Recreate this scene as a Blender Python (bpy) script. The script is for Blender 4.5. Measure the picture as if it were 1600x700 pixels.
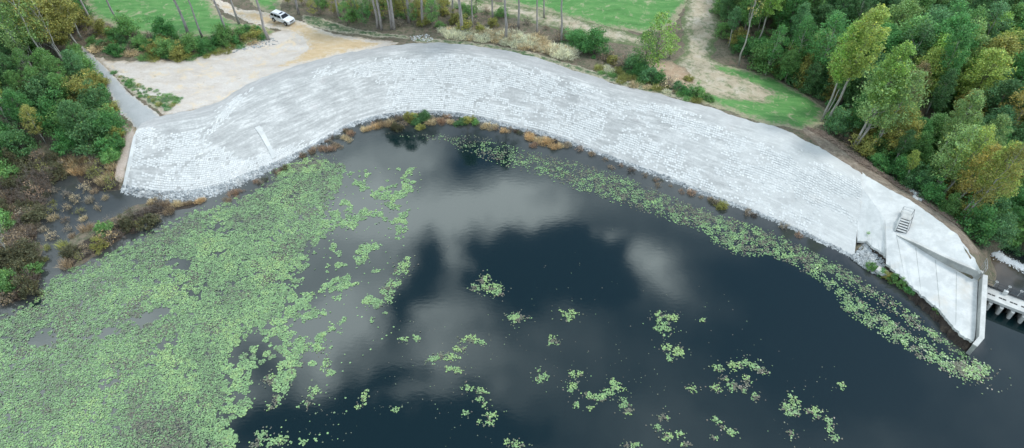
import bpy, math, random
import numpy as np

R = math.radians
sc = bpy.context.scene
for o in list(bpy.data.objects):
    bpy.data.objects.remove(o)
COL = sc.collection
rng = np.random.default_rng(7)
random.seed(7)

# ------------------------------------------------------------------ camera
H = 74.0                 # metres above the lake
F = 1067.0               # focal length in pixels of the 1600 x 700 frame
PITCH = 45.0
cd = bpy.data.cameras.new('camera')
cam = bpy.data.objects.new('camera', cd)
COL.objects.link(cam)
cam.location = (0, 0, H)
cam.rotation_euler = (R(90 - PITCH), 0, 0)
cd.sensor_fit = 'HORIZONTAL'
cd.angle = 2 * math.atan(800 / F)
cd.clip_start = 0.5
cd.clip_end = 8000
sc.camera = cam
CP, SP = math.cos(R(PITCH)), math.sin(R(PITCH))


def P(px, py, z=0.0):
    u = (px - 800) / F
    v = (350 - py) / F
    d = (u, CP + v * SP, -SP + v * CP)
    k = (z - H) / d[2]
    return np.array([d[0] * k, d[1] * k, z])


def to_px(x, y, z):
    dz = z - H
    depth = y * CP - dz * SP
    up = y * SP + dz * CP
    return 800 + F * x / depth, 350 - F * up / depth


# ------------------------------------------------------------------ node helpers
class NT:
    def __init__(s, tree):
        s.t = tree
        tree.nodes.clear()

    def n(s, typ, ins=None, **props):
        nd = s.t.nodes.new(typ)
        for k, v in props.items():
            setattr(nd, k, v)
        for k, v in (ins or {}).items():
            sock = nd.inputs[k]
            if hasattr(v, 'links'):
                s.t.links.new(v, sock)
            else:
                sock.default_value = v
        return nd

    def math(s, op, a, b=None, c=None, clamp=False):
        ins = {0: a}
        if b is not None:
            ins[1] = b
        if c is not None:
            ins[2] = c
        return s.n('ShaderNodeMath', ins, operation=op, use_clamp=clamp).outputs[0]

    def vm(s, op, a, b=None):
        ins = {0: a}
        if b is not None:
            ins[1] = b
        nd = s.n('ShaderNodeVectorMath', ins, operation=op)
        return nd.outputs['Value'] if op == 'LENGTH' else nd.outputs[0]

    def noise(s, vec, scale, detail=4, rough=0.55, dist=0.0, out='Fac'):
        ins = {'Scale': scale, 'Detail': detail, 'Roughness': rough, 'Distortion': dist}
        if vec is not None:
            ins['Vector'] = vec
        return s.n('ShaderNodeTexNoise', ins).outputs[out]

    def ramp(s, fac, stops, interp='LINEAR'):
        nd = s.n('ShaderNodeValToRGB', {'Fac': fac})
        cr = nd.color_ramp
        cr.interpolation = interp
        while len(cr.elements) < len(stops):
            cr.elements.new(0.5)
        for e, (p, c) in zip(cr.elements, stops):
            e.position = p
            e.color = (c, c, c, 1) if isinstance(c, (int, float)) else (*c, 1)
        return nd.outputs[0]

    def mix(s, fac, a, b, blend='MIX'):
        nd = s.n('ShaderNodeMix', data_type='RGBA', blend_type=blend)
        for k, v in ((0, fac), (6, a), (7, b)):
            if hasattr(v, 'links'):
                s.t.links.new(v, nd.inputs[k])
            else:
                nd.inputs[k].default_value = v if k == 0 else (*v[:3], 1)
        return nd.outputs[2]

    def bump(s, h, strength=0.5, dist=0.1):
        return s.n('ShaderNodeBump', {'Height': h, 'Strength': strength, 'Distance': dist}).outputs[0]

    def bsdf(s, col, rough=0.8, normal=None, **kw):
        ins = {'Roughness': rough}
        if hasattr(col, 'links'):
            ins['Base Color'] = col
        else:
            ins['Base Color'] = (*col[:3], 1)
        if normal is not None:
            ins['Normal'] = normal
        for k, v in kw.items():
            ins[k.replace('_', ' ')] = v
        b = s.n('ShaderNodeBsdfPrincipled', ins)
        o = s.n('ShaderNodeOutputMaterial', {'Surface': b.outputs[0]})
        return b


def newmat(name):
    m = bpy.data.materials.new(name)
    m.use_nodes = True
    return m, NT(m.node_tree)


def geo_pos(n):
    return n.n('ShaderNodeNewGeometry').outputs['Position']


# ------------------------------------------------------------------ sky, sun, exposure
SUN_EL, SUN_AZ = 56.0, 78.0          # azimuth clockwise from +Y (away from the camera), towards +X
w = bpy.data.worlds.new('World')
sc.world = w
w.cycles.sampling_method = 'MANUAL'
w.cycles.sample_map_resolution = 256
w.use_nodes = True
n = NT(w.node_tree)
sky = n.n('ShaderNodeTexSky', sky_type='NISHITA', sun_disc=False)
sky.sun_elevation = R(SUN_EL)
sky.sun_rotation = R(SUN_AZ)
sky.air_density = 1.0
sky.dust_density = 0.6
skyc = n.n('ShaderNodeVectorMath', {0: sky.outputs[0], 1: (0.11, 0.11, 0.11)}, operation='MULTIPLY').outputs[0]
dirv = n.n('ShaderNodeTexCoord').outputs['Generated']
sp = n.n('ShaderNodeSeparateXYZ', {0: dirv})
dz = n.math('MAXIMUM', sp.outputs[2], 0.06)
cx = n.math('DIVIDE', sp.outputs[0], dz)
cy = n.math('DIVIDE', sp.outputs[1], dz)
cpv = n.n('ShaderNodeCombineXYZ', {0: cx, 1: cy, 2: 0.0}).outputs[0]
wn = n.noise(cpv, 3.6, 7, 0.62, out='Color')
wn2 = n.vm('SUBTRACT', wn, (0.5, 0.5, 0.5))
wv = n.vm('ADD', cpv, n.vm('MULTIPLY', wn2, (0.34, 0.34, 0.0)))


def cloud_at(px, py):                 # the piece of sky whose mirror image stands at that pixel
    u, v = (px - 800) / F, (350 - py) / F
    return u / (CP * (1 - v)), (1 + v) / (1 - v)


CLOUDS = [  # where the lake mirrors cloud (positive) and clear gaps (negative): px, py, rx, ry, amount
    (600, 270, 100, 60, .52), (550, 360, 110, 80, .46), (645, 310, 50, 40, .42), (745, 338, 80, 34, .95), (690, 385, 34, 26, .6),
    (825, 335, 50, 34, .55), (600, 440, 50, 60, .30), (570, 490, 75, 48, .62), (510, 535, 70, 45, .4), (690, 490, 50, 45, .55), (680, 575, 120, 36, .32), (620, 630, 60, 16, .25),
    (1022, 408, 48, 28, .85), (945, 378, 18, 12, .55), (440, 500, 90, 50, .40), (250, 470, 170, 150, .5), (60, 640, 190, 150, .9),
    (950, 290, 210, 60, .20), (365, 600, 50, 30, .35), (700, 610, 60, 25, .2),
    (662, 378, 32, 30, -.75), (775, 392, 75, 24, -1.0), (890, 408, 75, 28, -1.0), (632, 470, 36, 60, -.7), (480, 655, 90, 45, -.6), (420, 560, 40, 30, -.3),
    (725, 270, 50, 45, -.3), (585, 600, 60, 22, -.35), (560, 675, 80, 34, -.4), (740, 690, 90, 30, -.3), (1250, 560, 380, 240, -.05), (810, 460, 60, 40, -.15)]
tot = n.math('MULTIPLY_ADD', n.noise(cpv, 2.0, 6, 0.55), 0.85, -0.31)
for (px, py, rx, ry, a) in CLOUDS:
    c0 = cloud_at(px, py)
    c1 = cloud_at(px + rx, py)
    c2 = cloud_at(px, py - ry)
    d = n.vm('MULTIPLY', n.vm('SUBTRACT', wv, (c0[0], c0[1], 0)), (1 / abs(c1[0] - c0[0]), 1 / abs(c2[1] - c0[1]), 0))
    L = n.vm('LENGTH', d)
    g = n.math('EXPONENT', n.math('MULTIPLY', n.math('MULTIPLY', L, L), -1.0))
    tot = n.math('MULTIPLY_ADD', g, a * (1.2 if a > 0 else 1.15), tot)
cf = n.math('MULTIPLY', n.math('MAXIMUM', tot, 0.0), n.math('MULTIPLY_ADD', n.noise(wv, 6.0, 8, 0.66, 0.6), 2.3, -0.12))
cf = n.math('MINIMUM', cf, 1.0)
CLOUD_RAD = 4.0
cl = n.n('ShaderNodeVectorMath', {0: skyc, 1: (0.85, 0.95, 1.0)}, operation='MULTIPLY').outputs[0]
skym = n.mix(cf, cl, (CLOUD_RAD * 0.88, CLOUD_RAD, CLOUD_RAD * 1.0))
# near the horizon single clouds merge into an even bright haze
hz = n.math('SMOOTH_MIN', 1.0, n.math('MULTIPLY', n.math('SUBTRACT', 0.42, sp.outputs[2]), 3.4, clamp=True), 0.1)
hz = n.math('MAXIMUM', hz, 0.0)
skym = n.mix(hz, skym, (0.92, 1.03, 1.04))
bg = n.n('ShaderNodeBackground', {'Color': skym, 'Strength': 1.0})
n.n('ShaderNodeOutputWorld', {'Surface': bg.outputs[0]})

ld = bpy.data.lights.new('sun', 'SUN')
ld.energy = 1.4
ld.angle = R(12.0)
ld.color = (1.0, 0.975, 0.93)
sun = bpy.data.objects.new('sun', ld)
COL.objects.link(sun)
sun.rotation_euler = (R(90 - SUN_EL), 0, R(180 - SUN_AZ))
sun.location = (60, 60, 120)

sc.view_settings.view_transform = 'Standard'
sc.view_settings.look = 'None'
sc.view_settings.exposure = 0.40
sc.view_settings.gamma = 1
sc.cycles.max_bounces = 5
sc.cycles.diffuse_bounces = 2
sc.cycles.glossy_bounces = 2
sc.cycles.transmission_bounces = 3
sc.cycles.transparent_max_bounces = 4
sc.cycles.caustics_reflective = False
sc.cycles.caustics_refractive = False


# ------------------------------------------------------------------ mesh helpers
def mesh_from(name, V, Fc, mat=None, smooth=False):
    """V (n,3); Fc: list of index lists, or an (m,k) array of equal faces, or a list of such arrays"""
    me = bpy.data.meshes.new(name)
    V = np.asarray(V, dtype=np.float32)
    if isinstance(Fc, np.ndarray):
        Fc = [Fc]
    if len(Fc) and isinstance(Fc[0], np.ndarray):
        loops = np.concatenate([f.reshape(-1) for f in Fc]).astype(np.int32)
        sizes = np.concatenate([np.full(len(f), f.shape[1]) for f in Fc])
    else:
        loops = np.array([i for f in Fc for i in f], dtype=np.int32)
        sizes = np.array([len(f) for f in Fc])
    starts = np.concatenate([[0], np.cumsum(sizes)[:-1]]).astype(np.int32)
    me.vertices.add(len(V))
    me.vertices.foreach_set('co', V.reshape(-1))
    me.loops.add(len(loops))
    me.loops.foreach_set('vertex_index', loops)
    me.polygons.add(len(sizes))
    me.polygons.foreach_set('loop_start', starts)
    me.polygons.foreach_set('use_smooth', np.full(len(sizes), smooth))
    me.update(calc_edges=True)
    me.validate()
    if mat:
        me.materials.append(mat)
    return me


class MB:
    def __init__(s):
        s.V, s.F, s.k = [], [], 0

    def add(s, V, F):
        V = np.asarray(V, float)
        s.V.append(V)
        s.F += [[i + s.k for i in f] for f in F]
        s.k += len(V)
        return s

    def box(s, c, size, rz=0.0, taper=1.0):
        x, y, z = np.array(size) / 2
        t = taper
        V = np.array([[-x, -y, -z], [x, -y, -z], [x, y, -z], [-x, y, -z],
                      [-x * t, -y * t, z], [x * t, -y * t, z], [x * t, y * t, z], [-x * t, y * t, z]])
        ca, sa = math.cos(rz), math.sin(rz)
        V = np.c_[V[:, 0] * ca - V[:, 1] * sa, V[:, 0] * sa + V[:, 1] * ca, V[:, 2]] + np.array(c)
        return s.add(V, [[3, 2, 1, 0], [4, 5, 6, 7], [0, 1, 5, 4], [1, 2, 6, 5], [2, 3, 7, 6], [3, 0, 4, 7]])

    def tube(s, pts, rad, sides=7, cap=True):
        pts = [np.array(p, float) for p in pts]
        if not hasattr(rad, '__len__'):
            rad = [rad] * len(pts)
        V = []
        for i, p in enumerate(pts):
            d = pts[min(i + 1, len(pts) - 1)] - pts[max(i - 1, 0)]
            d /= np.linalg.norm(d) + 1e-9
            a = np.cross(d, [0.31, 0.95, 0.05] if abs(d[1]) < .9 else [1, 0, 0])
            a /= np.linalg.norm(a)
            b = np.cross(d, a)
            for k in range(sides):
                t = 2 * math.pi * k / sides
                V.append(p + rad[i] * (math.cos(t) * a + math.sin(t) * b))
        Fc = []
        for i in range(len(pts) - 1):
            for k in range(sides):
                k2 = (k + 1) % sides
                Fc.append([i * sides + k, i * sides + k2, (i + 1) * sides + k2, (i + 1) * sides + k])
        if cap:
            Fc.append(list(range(sides))[::-1])
            Fc.append([(len(pts) - 1) * sides + k for k in range(sides)])
        return s.add(V, Fc)

    def prism(s, poly, z0, z1):
        """poly: xy points; z0, z1 numbers or per-point lists"""
        m = len(poly)
        z0 = [z0] * m if not hasattr(z0, '__len__') else z0
        z1 = [z1] * m if not hasattr(z1, '__len__') else z1
        V = [[p[0], p[1], a] for p, a in zip(poly, z0)] + [[p[0], p[1], a] for p, a in zip(poly, z1)]
        Fc = [list(range(m))[::-1], list(range(m, 2 * m))]
        for i in range(m):
            j = (i + 1) % m
            Fc.append([i, j, m + j, m + i])
        return s.add(V, Fc)

    def build(s, name, mat, parent=None, smooth=False, bevel=0.0):
        V = np.concatenate(s.V)
        return link(name, mesh_from(name, V, s.F, mat, smooth), parent, bevel)


def link(name, me, parent=None, bevel=0.0):
    o = bpy.data.objects.new(name, me)
    COL.objects.link(o)
    if parent is not None:
        o.parent = parent
    if bevel:
        b = o.modifiers.new('bevel', 'BEVEL')
        b.width = bevel
        b.segments = 2
        b.limit_method = 'ANGLE'
    return o


LABELLED = []


def tag(o, label=None, cat=None, group=None, kind=None, px=None):
    if label:
        o['label'] = label
    if cat:
        o['category'] = cat
    if group:
        o['group'] = group
    if kind:
        o['kind'] = kind
    if px is not None:
        LABELLED.append((o, px))
    return o


def empty(name, loc, rz=0.0):
    o = bpy.data.objects.new(name, None)
    o.empty_display_size = 0.3
    COL.objects.link(o)
    o.location = loc
    o.rotation_euler = (0, 0, rz)
    return o


# ------------------------------------------------------------------ numpy noise and polygons
_perm = rng.permutation(512)
_val = rng.random(512)


def vnoise(x, y):
    xi = np.floor(x).astype(int)
    yi = np.floor(y).astype(int)
    xf, yf = x - xi, y - yi
    xf = xf * xf * (3 - 2 * xf)
    yf = yf * yf * (3 - 2 * yf)

    def h(a, b):
        return _val[_perm[(a + _perm[b & 511]) & 511]]
    return (h(xi, yi) * (1 - xf) + h(xi + 1, yi) * xf) * (1 - yf) + (h(xi, yi + 1) * (1 - xf) + h(xi + 1, yi + 1) * xf) * yf


def fbm(x, y, oct=4, rough=0.5):
    s, a, t = 0.0, 1.0, 0.0
    for k in range(oct):
        s = s + a * vnoise(x * 2 ** k + 17.3 * k, y * 2 ** k - 9.1 * k)
        t += a
        a *= rough
    return s / t


def sdf(poly, X, Y):
    """signed distance, positive inside"""
    poly = np.asarray(poly, float)[:, :2]
    d2 = np.full(X.shape, 1e18)
    ins = np.zeros(X.shape, bool)
    m = len(poly)
    for i in range(m):
        ax, ay = poly[i]
        bx, by = poly[(i + 1) % m]
        ex, ey = bx - ax, by - ay
        wx, wy = X - ax, Y - ay
        t = np.clip((wx * ex + wy * ey) / (ex * ex + ey * ey + 1e-12), 0, 1)
        d2 = np.minimum(d2, (wx - ex * t) ** 2 + (wy - ey * t) ** 2)
        c = (ay > Y) != (by > Y)
        if abs(by - ay) > 1e-12:
            ins ^= c & (X < (bx - ax) * (Y - ay) / (by - ay) + ax)
    return np.where(ins, 1, -1) * np.sqrt(d2)


def resample(pts, step):
    pts = np.asarray(pts, float)
    d = np.r_[0, np.cumsum(np.linalg.norm(np.diff(pts[:, :2], axis=0), axis=1))]
    k = max(2, int(d[-1] / step) + 1)
    t = np.linspace(0, d[-1], k)
    return np.stack([np.interp(t, d, pts[:, i]) for i in range(pts.shape[1])], 1)


def smooth_line(pts, it=3):
    pts = np.asarray(pts, float)
    for _ in range(it):
        q = pts.copy()
        q[1:-1] = 0.25 * pts[:-2] + 0.5 * pts[1:-1] + 0.25 * pts[2:]
        pts = q
    return pts


def ico():
    t = (1 + 5 ** .5) / 2
    V = np.array([(-1, t, 0), (1, t, 0), (-1, -t, 0), (1, -t, 0), (0, -1, t), (0, 1, t), (0, -1, -t), (0, 1, -t), (t, 0, -1), (t, 0, 1), (-t, 0, -1), (-t, 0, 1)], float)
    Fi = np.array([(0, 11, 5), (0, 5, 1), (0, 1, 7), (0, 7, 10), (0, 10, 11), (1, 5, 9), (5, 11, 4), (11, 10, 2), (10, 7, 6), (7, 1, 8), (3, 9, 4), (3, 4, 2), (3, 2, 6), (3, 6, 8), (3, 8, 9),
                   (4, 9, 5), (2, 4, 11), (6, 2, 10), (8, 6, 7), (9, 8, 1)])
    return V / np.linalg.norm(V[0]), Fi


def stones(C, size, seed=1, flat=.7):
    r = np.random.default_rng(seed)
    V0, F0 = ico()
    m = len(C)
    V = V0[None] * (1 + r.uniform(-.28, .28, (m, 12, 1)))
    V = V * (size[:, None, None] * r.uniform(.7, 1.3, (m, 1, 3)) * [1, 1, flat])
    a = r.uniform(0, 6.28, m)
    ca, sa = np.cos(a)[:, None], np.sin(a)[:, None]
    V = np.stack([V[..., 0] * ca - V[..., 1] * sa, V[..., 0] * sa + V[..., 1] * ca, V[..., 2]], -1) + C[:, None]
    Fa = (F0[None] + (np.arange(m) * 12)[:, None, None]).reshape(-1, 3)
    return V.reshape(-1, 3), Fa


# ------------------------------------------------------------------ the dam: toe and crest traced as pairs
ZC = 4.5
PAIRS = [((190, 299), (221, 192)), ((232, 311), (262, 178)), ((290, 313), (335, 162)), ((340, 303), (388, 132)), ((390, 282), (440, 110)),
         ((440, 258), (500, 92)), ((500, 224), (556, 80)), ((550, 197), (604, 72)), ((600, 183), (640, 68)), ((650, 178), (680, 67)),
         ((700, 180), (722, 70)), ((750, 188), (772, 77)), ((800, 199), (830, 89)), ((860, 214), (890, 107)), ((920, 235), (950, 127)),
         ((985, 260), (1012, 143)), ((1050, 284), (1080, 160)), ((1120, 311), (1150, 181)), ((1200, 341), (1225, 203)),
         ((1260, 368), (1280, 232)), ((1335, 402), (1345, 268))]
Wp = np.array([P(*a, 0.0) for a, b in PAIRS])
Cp = np.array([P(*b, ZC) for a, b in PAIRS])
# common parameter: mean arc length
mid = (Wp + Cp) / 2
arc = np.r_[0, np.cumsum(np.linalg.norm(np.diff(mid[:, :2], axis=0), axis=1))]
SLEN = arc[-1]


def _cr(tab, s):
    """Catmull-Rom along arc"""
    s = np.clip(np.asarray(s, float), 0, SLEN)
    i = np.clip(np.searchsorted(arc, s, side='right') - 1, 0, len(arc) - 2)
    t = ((s - arc[i]) / (arc[i + 1] - arc[i]))[..., None]
    p1, p2 = tab[i], tab[i + 1]
    p0, p3 = tab[np.maximum(i - 1, 0)], tab[np.minimum(i + 2, len(tab) - 1)]
    m1, m2 = (p2 - p0) / 2, (p3 - p1) / 2
    t2, t3 = t * t, t * t * t
    return (2 * t3 - 3 * t2 + 1) * p1 + (t3 - 2 * t2 + t) * m1 + (-2 * t3 + 3 * t2) * p2 + (t3 - t2) * m2


TC = 0.76      # share of the width that is slope; the rest is the flat crest


def loft(s, t):
    s, t = np.broadcast_arrays(np.asarray(s, float), np.asarray(t, float))
    a, b = _cr(Wp, s), _cr(Cp, s)
    q = a + (b - a) * t[..., None]
    z = np.interp(t, [-.2, 0, TC - .05, TC + .05, 1, 1.06], [-1.0, -0.06, ZC * .94, ZC, ZC, ZC - .5])
    q = q.copy()
    q[..., 2] = z + 0.10 * (fbm(s * .25, t * 4, 3) - .5)
    return q


# the concrete slab that ends the dam by the spillway
SLAB_EDGE = [(1336, 400), (1353, 376), (1366, 386), (1384, 400), (1388, 407), (1385, 412), (1400, 425), (1420, 440), (1425, 449),
             (1440, 460), (1455, 474), (1468, 484), (1480, 499), (1492, 511), (1500, 523), (1518, 533), (1524, 533)]
SLAB_E = np.array([P(x, y, 1.3) for x, y in SLAB_EDGE])
WALL_TOP = [(1401, 367, 3.0), (1420, 375, 3.25), (1440, 384, 3.5), (1462, 395, 3.7), (1480, 403, 3.85), (1500, 412, 3.95), (1520, 420, 4.0), (1536, 427, 4.0)]
WALL_W = np.array([P(*p) for p in WALL_TOP])
BACK = [(1345, 268), (1385, 293), (1412, 306), (1440, 325), (1470, 346), (1495, 366), (1512, 388), (1524, 405), (1534, 424)]
BACK_W = np.array([P(x, y, ZC) for x, y in BACK])
TOE2 = [(1336, 404), (1352, 418), (1375, 432), (1400, 447), (1425, 463), (1450, 484), (1475, 508), (1498, 533), (1515, 545), (1530, 540)]
TOE2_W = np.array([P(x, y, 0) for x, y in TOE2])

# ------------------------------------------------------------------ terrain heights
CTRL = []


def ctl(px, py, z):
    p = P(px, py, z)
    CTRL.append((p[0], p[1], z))


ss = np.linspace(0, SLEN, 70)
for q in loft(ss, 0.0):
    CTRL.append((q[0], q[1], -0.1))
for q in loft(ss, 1.02):
    CTRL.append((q[0], q[1], ZC - .05))
for t, z in ((-.25, -.5), (-.55, -.95), (-1.3, -1.9)):
    for s in ss[::3]:
        a, b = _cr(Wp, np.array(s)), _cr(Cp, np.array(s))
        q = a + (b - a) * t
        if q[0] > -50 or t > -.3:
            CTRL.append((q[0], q[1], z))
for i in range(len(TOE2_W)):
    CTRL.append((TOE2_W[i][0], TOE2_W[i][1], -0.05))
for p in BACK_W[1:-1]:
    CTRL.append((p[0], p[1], ZC - .1))
for p in SLAB_E[3:-1:2]:
    CTRL.append((p[0] + 1.4, p[1] + 1.2, 0.7))
# behind the crest: level on the left, falling away to the right
for s in ss[::2]:
    a, b = _cr(Wp, np.array(s)), _cr(Cp, np.array(s))
    u = (b - a)[:2]
    u = u / np.linalg.norm(u)
    fall = np.clip((s / SLEN - .62) / .3, 0, 1)
    for d, z0 in ((4, -.25), (10, -.6), (22, -.5)):
        if s / SLEN > .09:
            z = ZC + z0 - fall * (0.55, 1.6, 2.6)[(4, 10, 22).index(d)]
            CTRL.append((b[0] + u[0] * d, b[1] + u[1] * d, z))
for i in range(1, len(BACK_W) - 1):
    p = BACK_W[i]
    for d, z in ((5, 1.9), (11, .2), (20, -1.0)):
        CTRL.append((p[0] + .72 * d, p[1] + .7 * d, z))
# natural ground on the left, marsh, tongue of land between marsh and lake
for a in [(135, 80, 4.6), (165, 140, 4.6), (200, 185, 4.5), (60, 110, 5), (10, 60, 5.5), (20, 160, 4), (110, 170, 4), (170, 200, 3.4), (60, 215, 2.0), (140, 232, 1.2),
          (185, 255, 1.6), (180, 285, .4), (10, 240, 1.8), (100, 258, .15), (60, 265, .3), (30, 290, .25), (10, 330, .35), (0, 400, .35), (-60, 330, .5), (-80, 200, 3),
          (100, 285, -.25), (135, 300, -.35), (115, 330, -.25), (90, 370, -.2), (165, 320, -.3), (70, 330, -.15), (95, 410, -.25), (70, 440, -.3),
          (215, 335, .3), (180, 355, .38), (150, 372, .4), (120, 388, .35), (100, 405, .2), (250, 325, .25), (300, 320, .1),
          (30, 410, .35), (25, 440, .2), (5, 460, .12), (35, 470, -.2), (0, 500, -.6), (110, 440, -.4), (200, 400, -.6), (300, 360, -.7),
          (200, 100, 4.7), (300, 110, 4.7), (250, 60, 4.8), (350, 50, 4.8), (450, 30, 4.7), (200, 10, 5), (400, 0, 5), (550, 20, 4.5), (700, 0, 4.6), (950, 10, 4.6),
          (1100, 40, 4.2), (1060, 100, 3.7), (1150, 130, 3.0), (1250, 160, 2.4), (1200, 60, 3), (1300, 20, 3), (1400, 60, 2.4), (1500, 60, 2), (1600, 100, 1.6),
          (1350, 150, 1.6), (1450, 200, .4), (1550, 250, -.2), (1600, 320, -.6), (1560, 330, -.8), (1700, 200, 1)]:
    ctl(*a)
for x in range(-100, 1800, 210):
    for y in (430, 520, 640, 760):
        if not (y < 500 and (x < 250 or x > 1250)) and not (x > 1400 and y < 560):
            ctl(x, y, -2.4)
for a in [(1548, 480, -3), (1560, 500, -3), (1600, 500, -3), (1580, 520, -3), (1545, 530, -2.5), (1550, 560, -2.5), (1620, 540, -3), (1680, 520, -3), (1560, 455, -3.3), (1600, 470, -3.3), (1560, 420, -3.6), (1590, 400, -3.6), (1640, 430, -3.6), (1545, 405, -3.4), (1700, 470, -3.6), (1560, 385, -1.9), (1600, 388, -2.1), (1600, 360, -.9), (1530, 380, -1.0), (1700, 420, -1.2)]:
    ctl(*a)
for x, y, z in [(-400, 300, 6), (0, 350, 6), (400, 300, 5), (-400, 0, 3), (400, 60, 3), (-300, 150, 6), (300, 160, 3), (0, -300, -3), (-200, -300, -3), (200, -300, -3),
                (0, 220, 5), (-120, 220, 6), (120, 220, 4), (0, -60, -3), (-90, -40, -3), (90, -40, -3)]:
    CTRL.append((x, y, z))
CT = np.array(CTRL)
_, ui = np.unique(np.round(CT[:, :2] * 2).astype(int), axis=0, return_index=True)
CT = CT[np.sort(ui)]
K = len(CT)
A = np.zeros((K + 1, K + 1))
A[:K, :K] = -np.sqrt((CT[:, None, 0] - CT[None, :, 0]) ** 2 + (CT[:, None, 1] - CT[None, :, 1]) ** 2 + .2)
A[:K, K] = A[K, :K] = 1
A[np.arange(K), np.arange(K)] -= 0.05
WT = np.linalg.solve(A, np.r_[CT[:, 2], 0])


def rbf(X, Y):
    X = np.asarray(X, float)
    out = np.empty(X.size)
    xf, yf = X.reshape(-1), np.asarray(Y, float).reshape(-1)
    for i in range(0, xf.size, 20000):
        d = np.sqrt((xf[i:i + 20000, None] - CT[:, 0]) ** 2 + (yf[i:i + 20000, None] - CT[:, 1]) ** 2 + .2)
        out[i:i + 20000] = -d @ WT[:K] + WT[K]
    return np.clip(out, -4.5, 9).reshape(X.shape)


EMB = np.r_[loft(np.linspace(0, SLEN, 90), 0.0), loft(np.linspace(SLEN, 0, 90), 1.0)][:, :2]
SLABPOLY = np.r_[SLAB_E[:, :2], WALL_W[::-1][:1, :2], BACK_W[::-1][:, :2]]
GX = np.arange(-135, 150.01, 0.55)
GY = np.arange(18, 190.01, 0.55)
gxx, gyy = np.meshgrid(GX, GY)
# heights on a coarser grid, then refined
cgx, cgy = np.arange(-136, 152, 1.1), np.arange(17, 192, 1.1)


def bil(GXa, GYa, Z, X, Y):
    fx = np.clip((X - GXa[0]) / (GXa[1] - GXa[0]), 0, len(GXa) - 1.001)
    fy = np.clip((Y - GYa[0]) / (GYa[1] - GYa[0]), 0, len(GYa) - 1.001)
    i, j = fx.astype(int), fy.astype(int)
    u, v = fx - i, fy - j
    return (Z[j, i] * (1 - u) + Z[j, i + 1] * u) * (1 - v) + (Z[j + 1, i] * (1 - u) + Z[j + 1, i + 1] * u) * v


cz = rbf(*np.meshgrid(cgx, cgy))
GZ = bil(cgx, cgy, cz, gxx, gyy)
sde = np.maximum(sdf(EMB, gxx, gyy), sdf(SLABPOLY, gxx, gyy))
wild = np.clip((-sde - .3) / 4, 0, 1)
GZ += wild * (0.45 * (fbm(gxx * .22, gyy * .22, 4) - .5) + .12 * (fbm(gxx * 1.1, gyy * 1.1, 2) - .5))
GZ = np.where(sde > 0.25, GZ - np.clip((sde - .25) * .8, 0, 0.9), GZ)


def gz(X, Y):
    X, Y = np.asarray(X, float), np.asarray(Y, float)
    return bil(GX, GY, GZ, X, Y)


def G(px, py, dz=0.0):
    """the spot on the ground seen at that pixel"""
    z = 3.0
    for _ in range(12):
        p = P(px, py, z)
        z = 0.5 * z + 0.5 * max(float(gz(p[0], p[1])), -0.02 if px < 1530 else -9)
    p = P(px, py, z)
    p[2] += dz
    return p


def Gpoly(pts):
    return np.array([G(*p)[:2] for p in pts])


# ------------------------------------------------------------------ ground materials
def mat_ground():
    m, n = newmat('forest_floor')
    p = geo_pos(n)
    a = n.noise(p, .16, 5, .6)
    b = n.noise(p, 1.3, 6, .7)
    c = n.noise(p, 5.0, 4, .7)
    col = n.mix(n.ramp(a, [(.38, 0.0), (.62, 1.0)]), (.155, .115, .085), (.24, .20, .14))
    col = n.mix(n.ramp(b, [(.45, 0.0), (.62, 1.0)]), col, (.085, .105, .055))
    col = n.mix(n.ramp(c, [(.5, 0.0), (.75, .8)]), col, (.30, .255, .185))
    col = n.mix(n.ramp(n.noise(p, 2.4, 5, .75), [(.55, 0.0), (.68, .7)]), col, (.05, .035, .028))
    n.bsdf(col, .95, n.bump(c, .8, .25))
    return m


def mat_soil(name, stops, scale=.5, rough=.95, green=None, speck=None, gthr=(.5, .62), bump=.15, stretch=None, border=None, bw=1.0):
    m, n = newmat(name)
    p = geo_pos(n)
    if stretch:
        mp = n.n('ShaderNodeMapping', {'Vector': p, 'Rotation': (0, 0, stretch[1]), 'Scale': (1, stretch[0], 1)})
        p2 = mp.outputs[0]
    else:
        p2 = p
    a = n.noise(p2, scale, 7, .62)
    col = n.ramp(a, [(.3 + .4 * i / (len(stops) - 1), c) for i, c in enumerate(stops)])
    f = n.noise(p, 6.0, 5, .7)
    col = n.mix(n.ramp(f, [(.35, .0), (.7, .5)]), col, tuple(x * .62 for x in stops[0]))
    if green:
        gmask = n.ramp(n.noise(p, scale * 1.4, 7, .7, .6), [(gthr[0], 0.0), (gthr[1], 1.0)])
        col = n.mix(gmask, col, green)
    if speck:
        col = n.mix(n.ramp(n.noise(p, 3.1, 6, .75), [(.56, 0.0), (.66, .85)]), col, speck)
    if border:
        at = n.n('ShaderNodeAttribute', attribute_name='inset').outputs['Fac']
        e = n.math('MULTIPLY_ADD', n.math('SUBTRACT', n.noise(p, .9, 6, .75), .5), 2.6, n.math('DIVIDE', at, bw))
        col = n.mix(n.ramp(e, [(.15, 1.0), (.75, 0.0)]), col, n.mix(n.ramp(n.noise(p, 2.7, 5, .7), [(.4, 0.0), (.6, 1.0)]), border, tuple(x * .72 for x in border)))
    n.bsdf(col, rough, n.bump(f, .6, bump))
    return m


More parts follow.
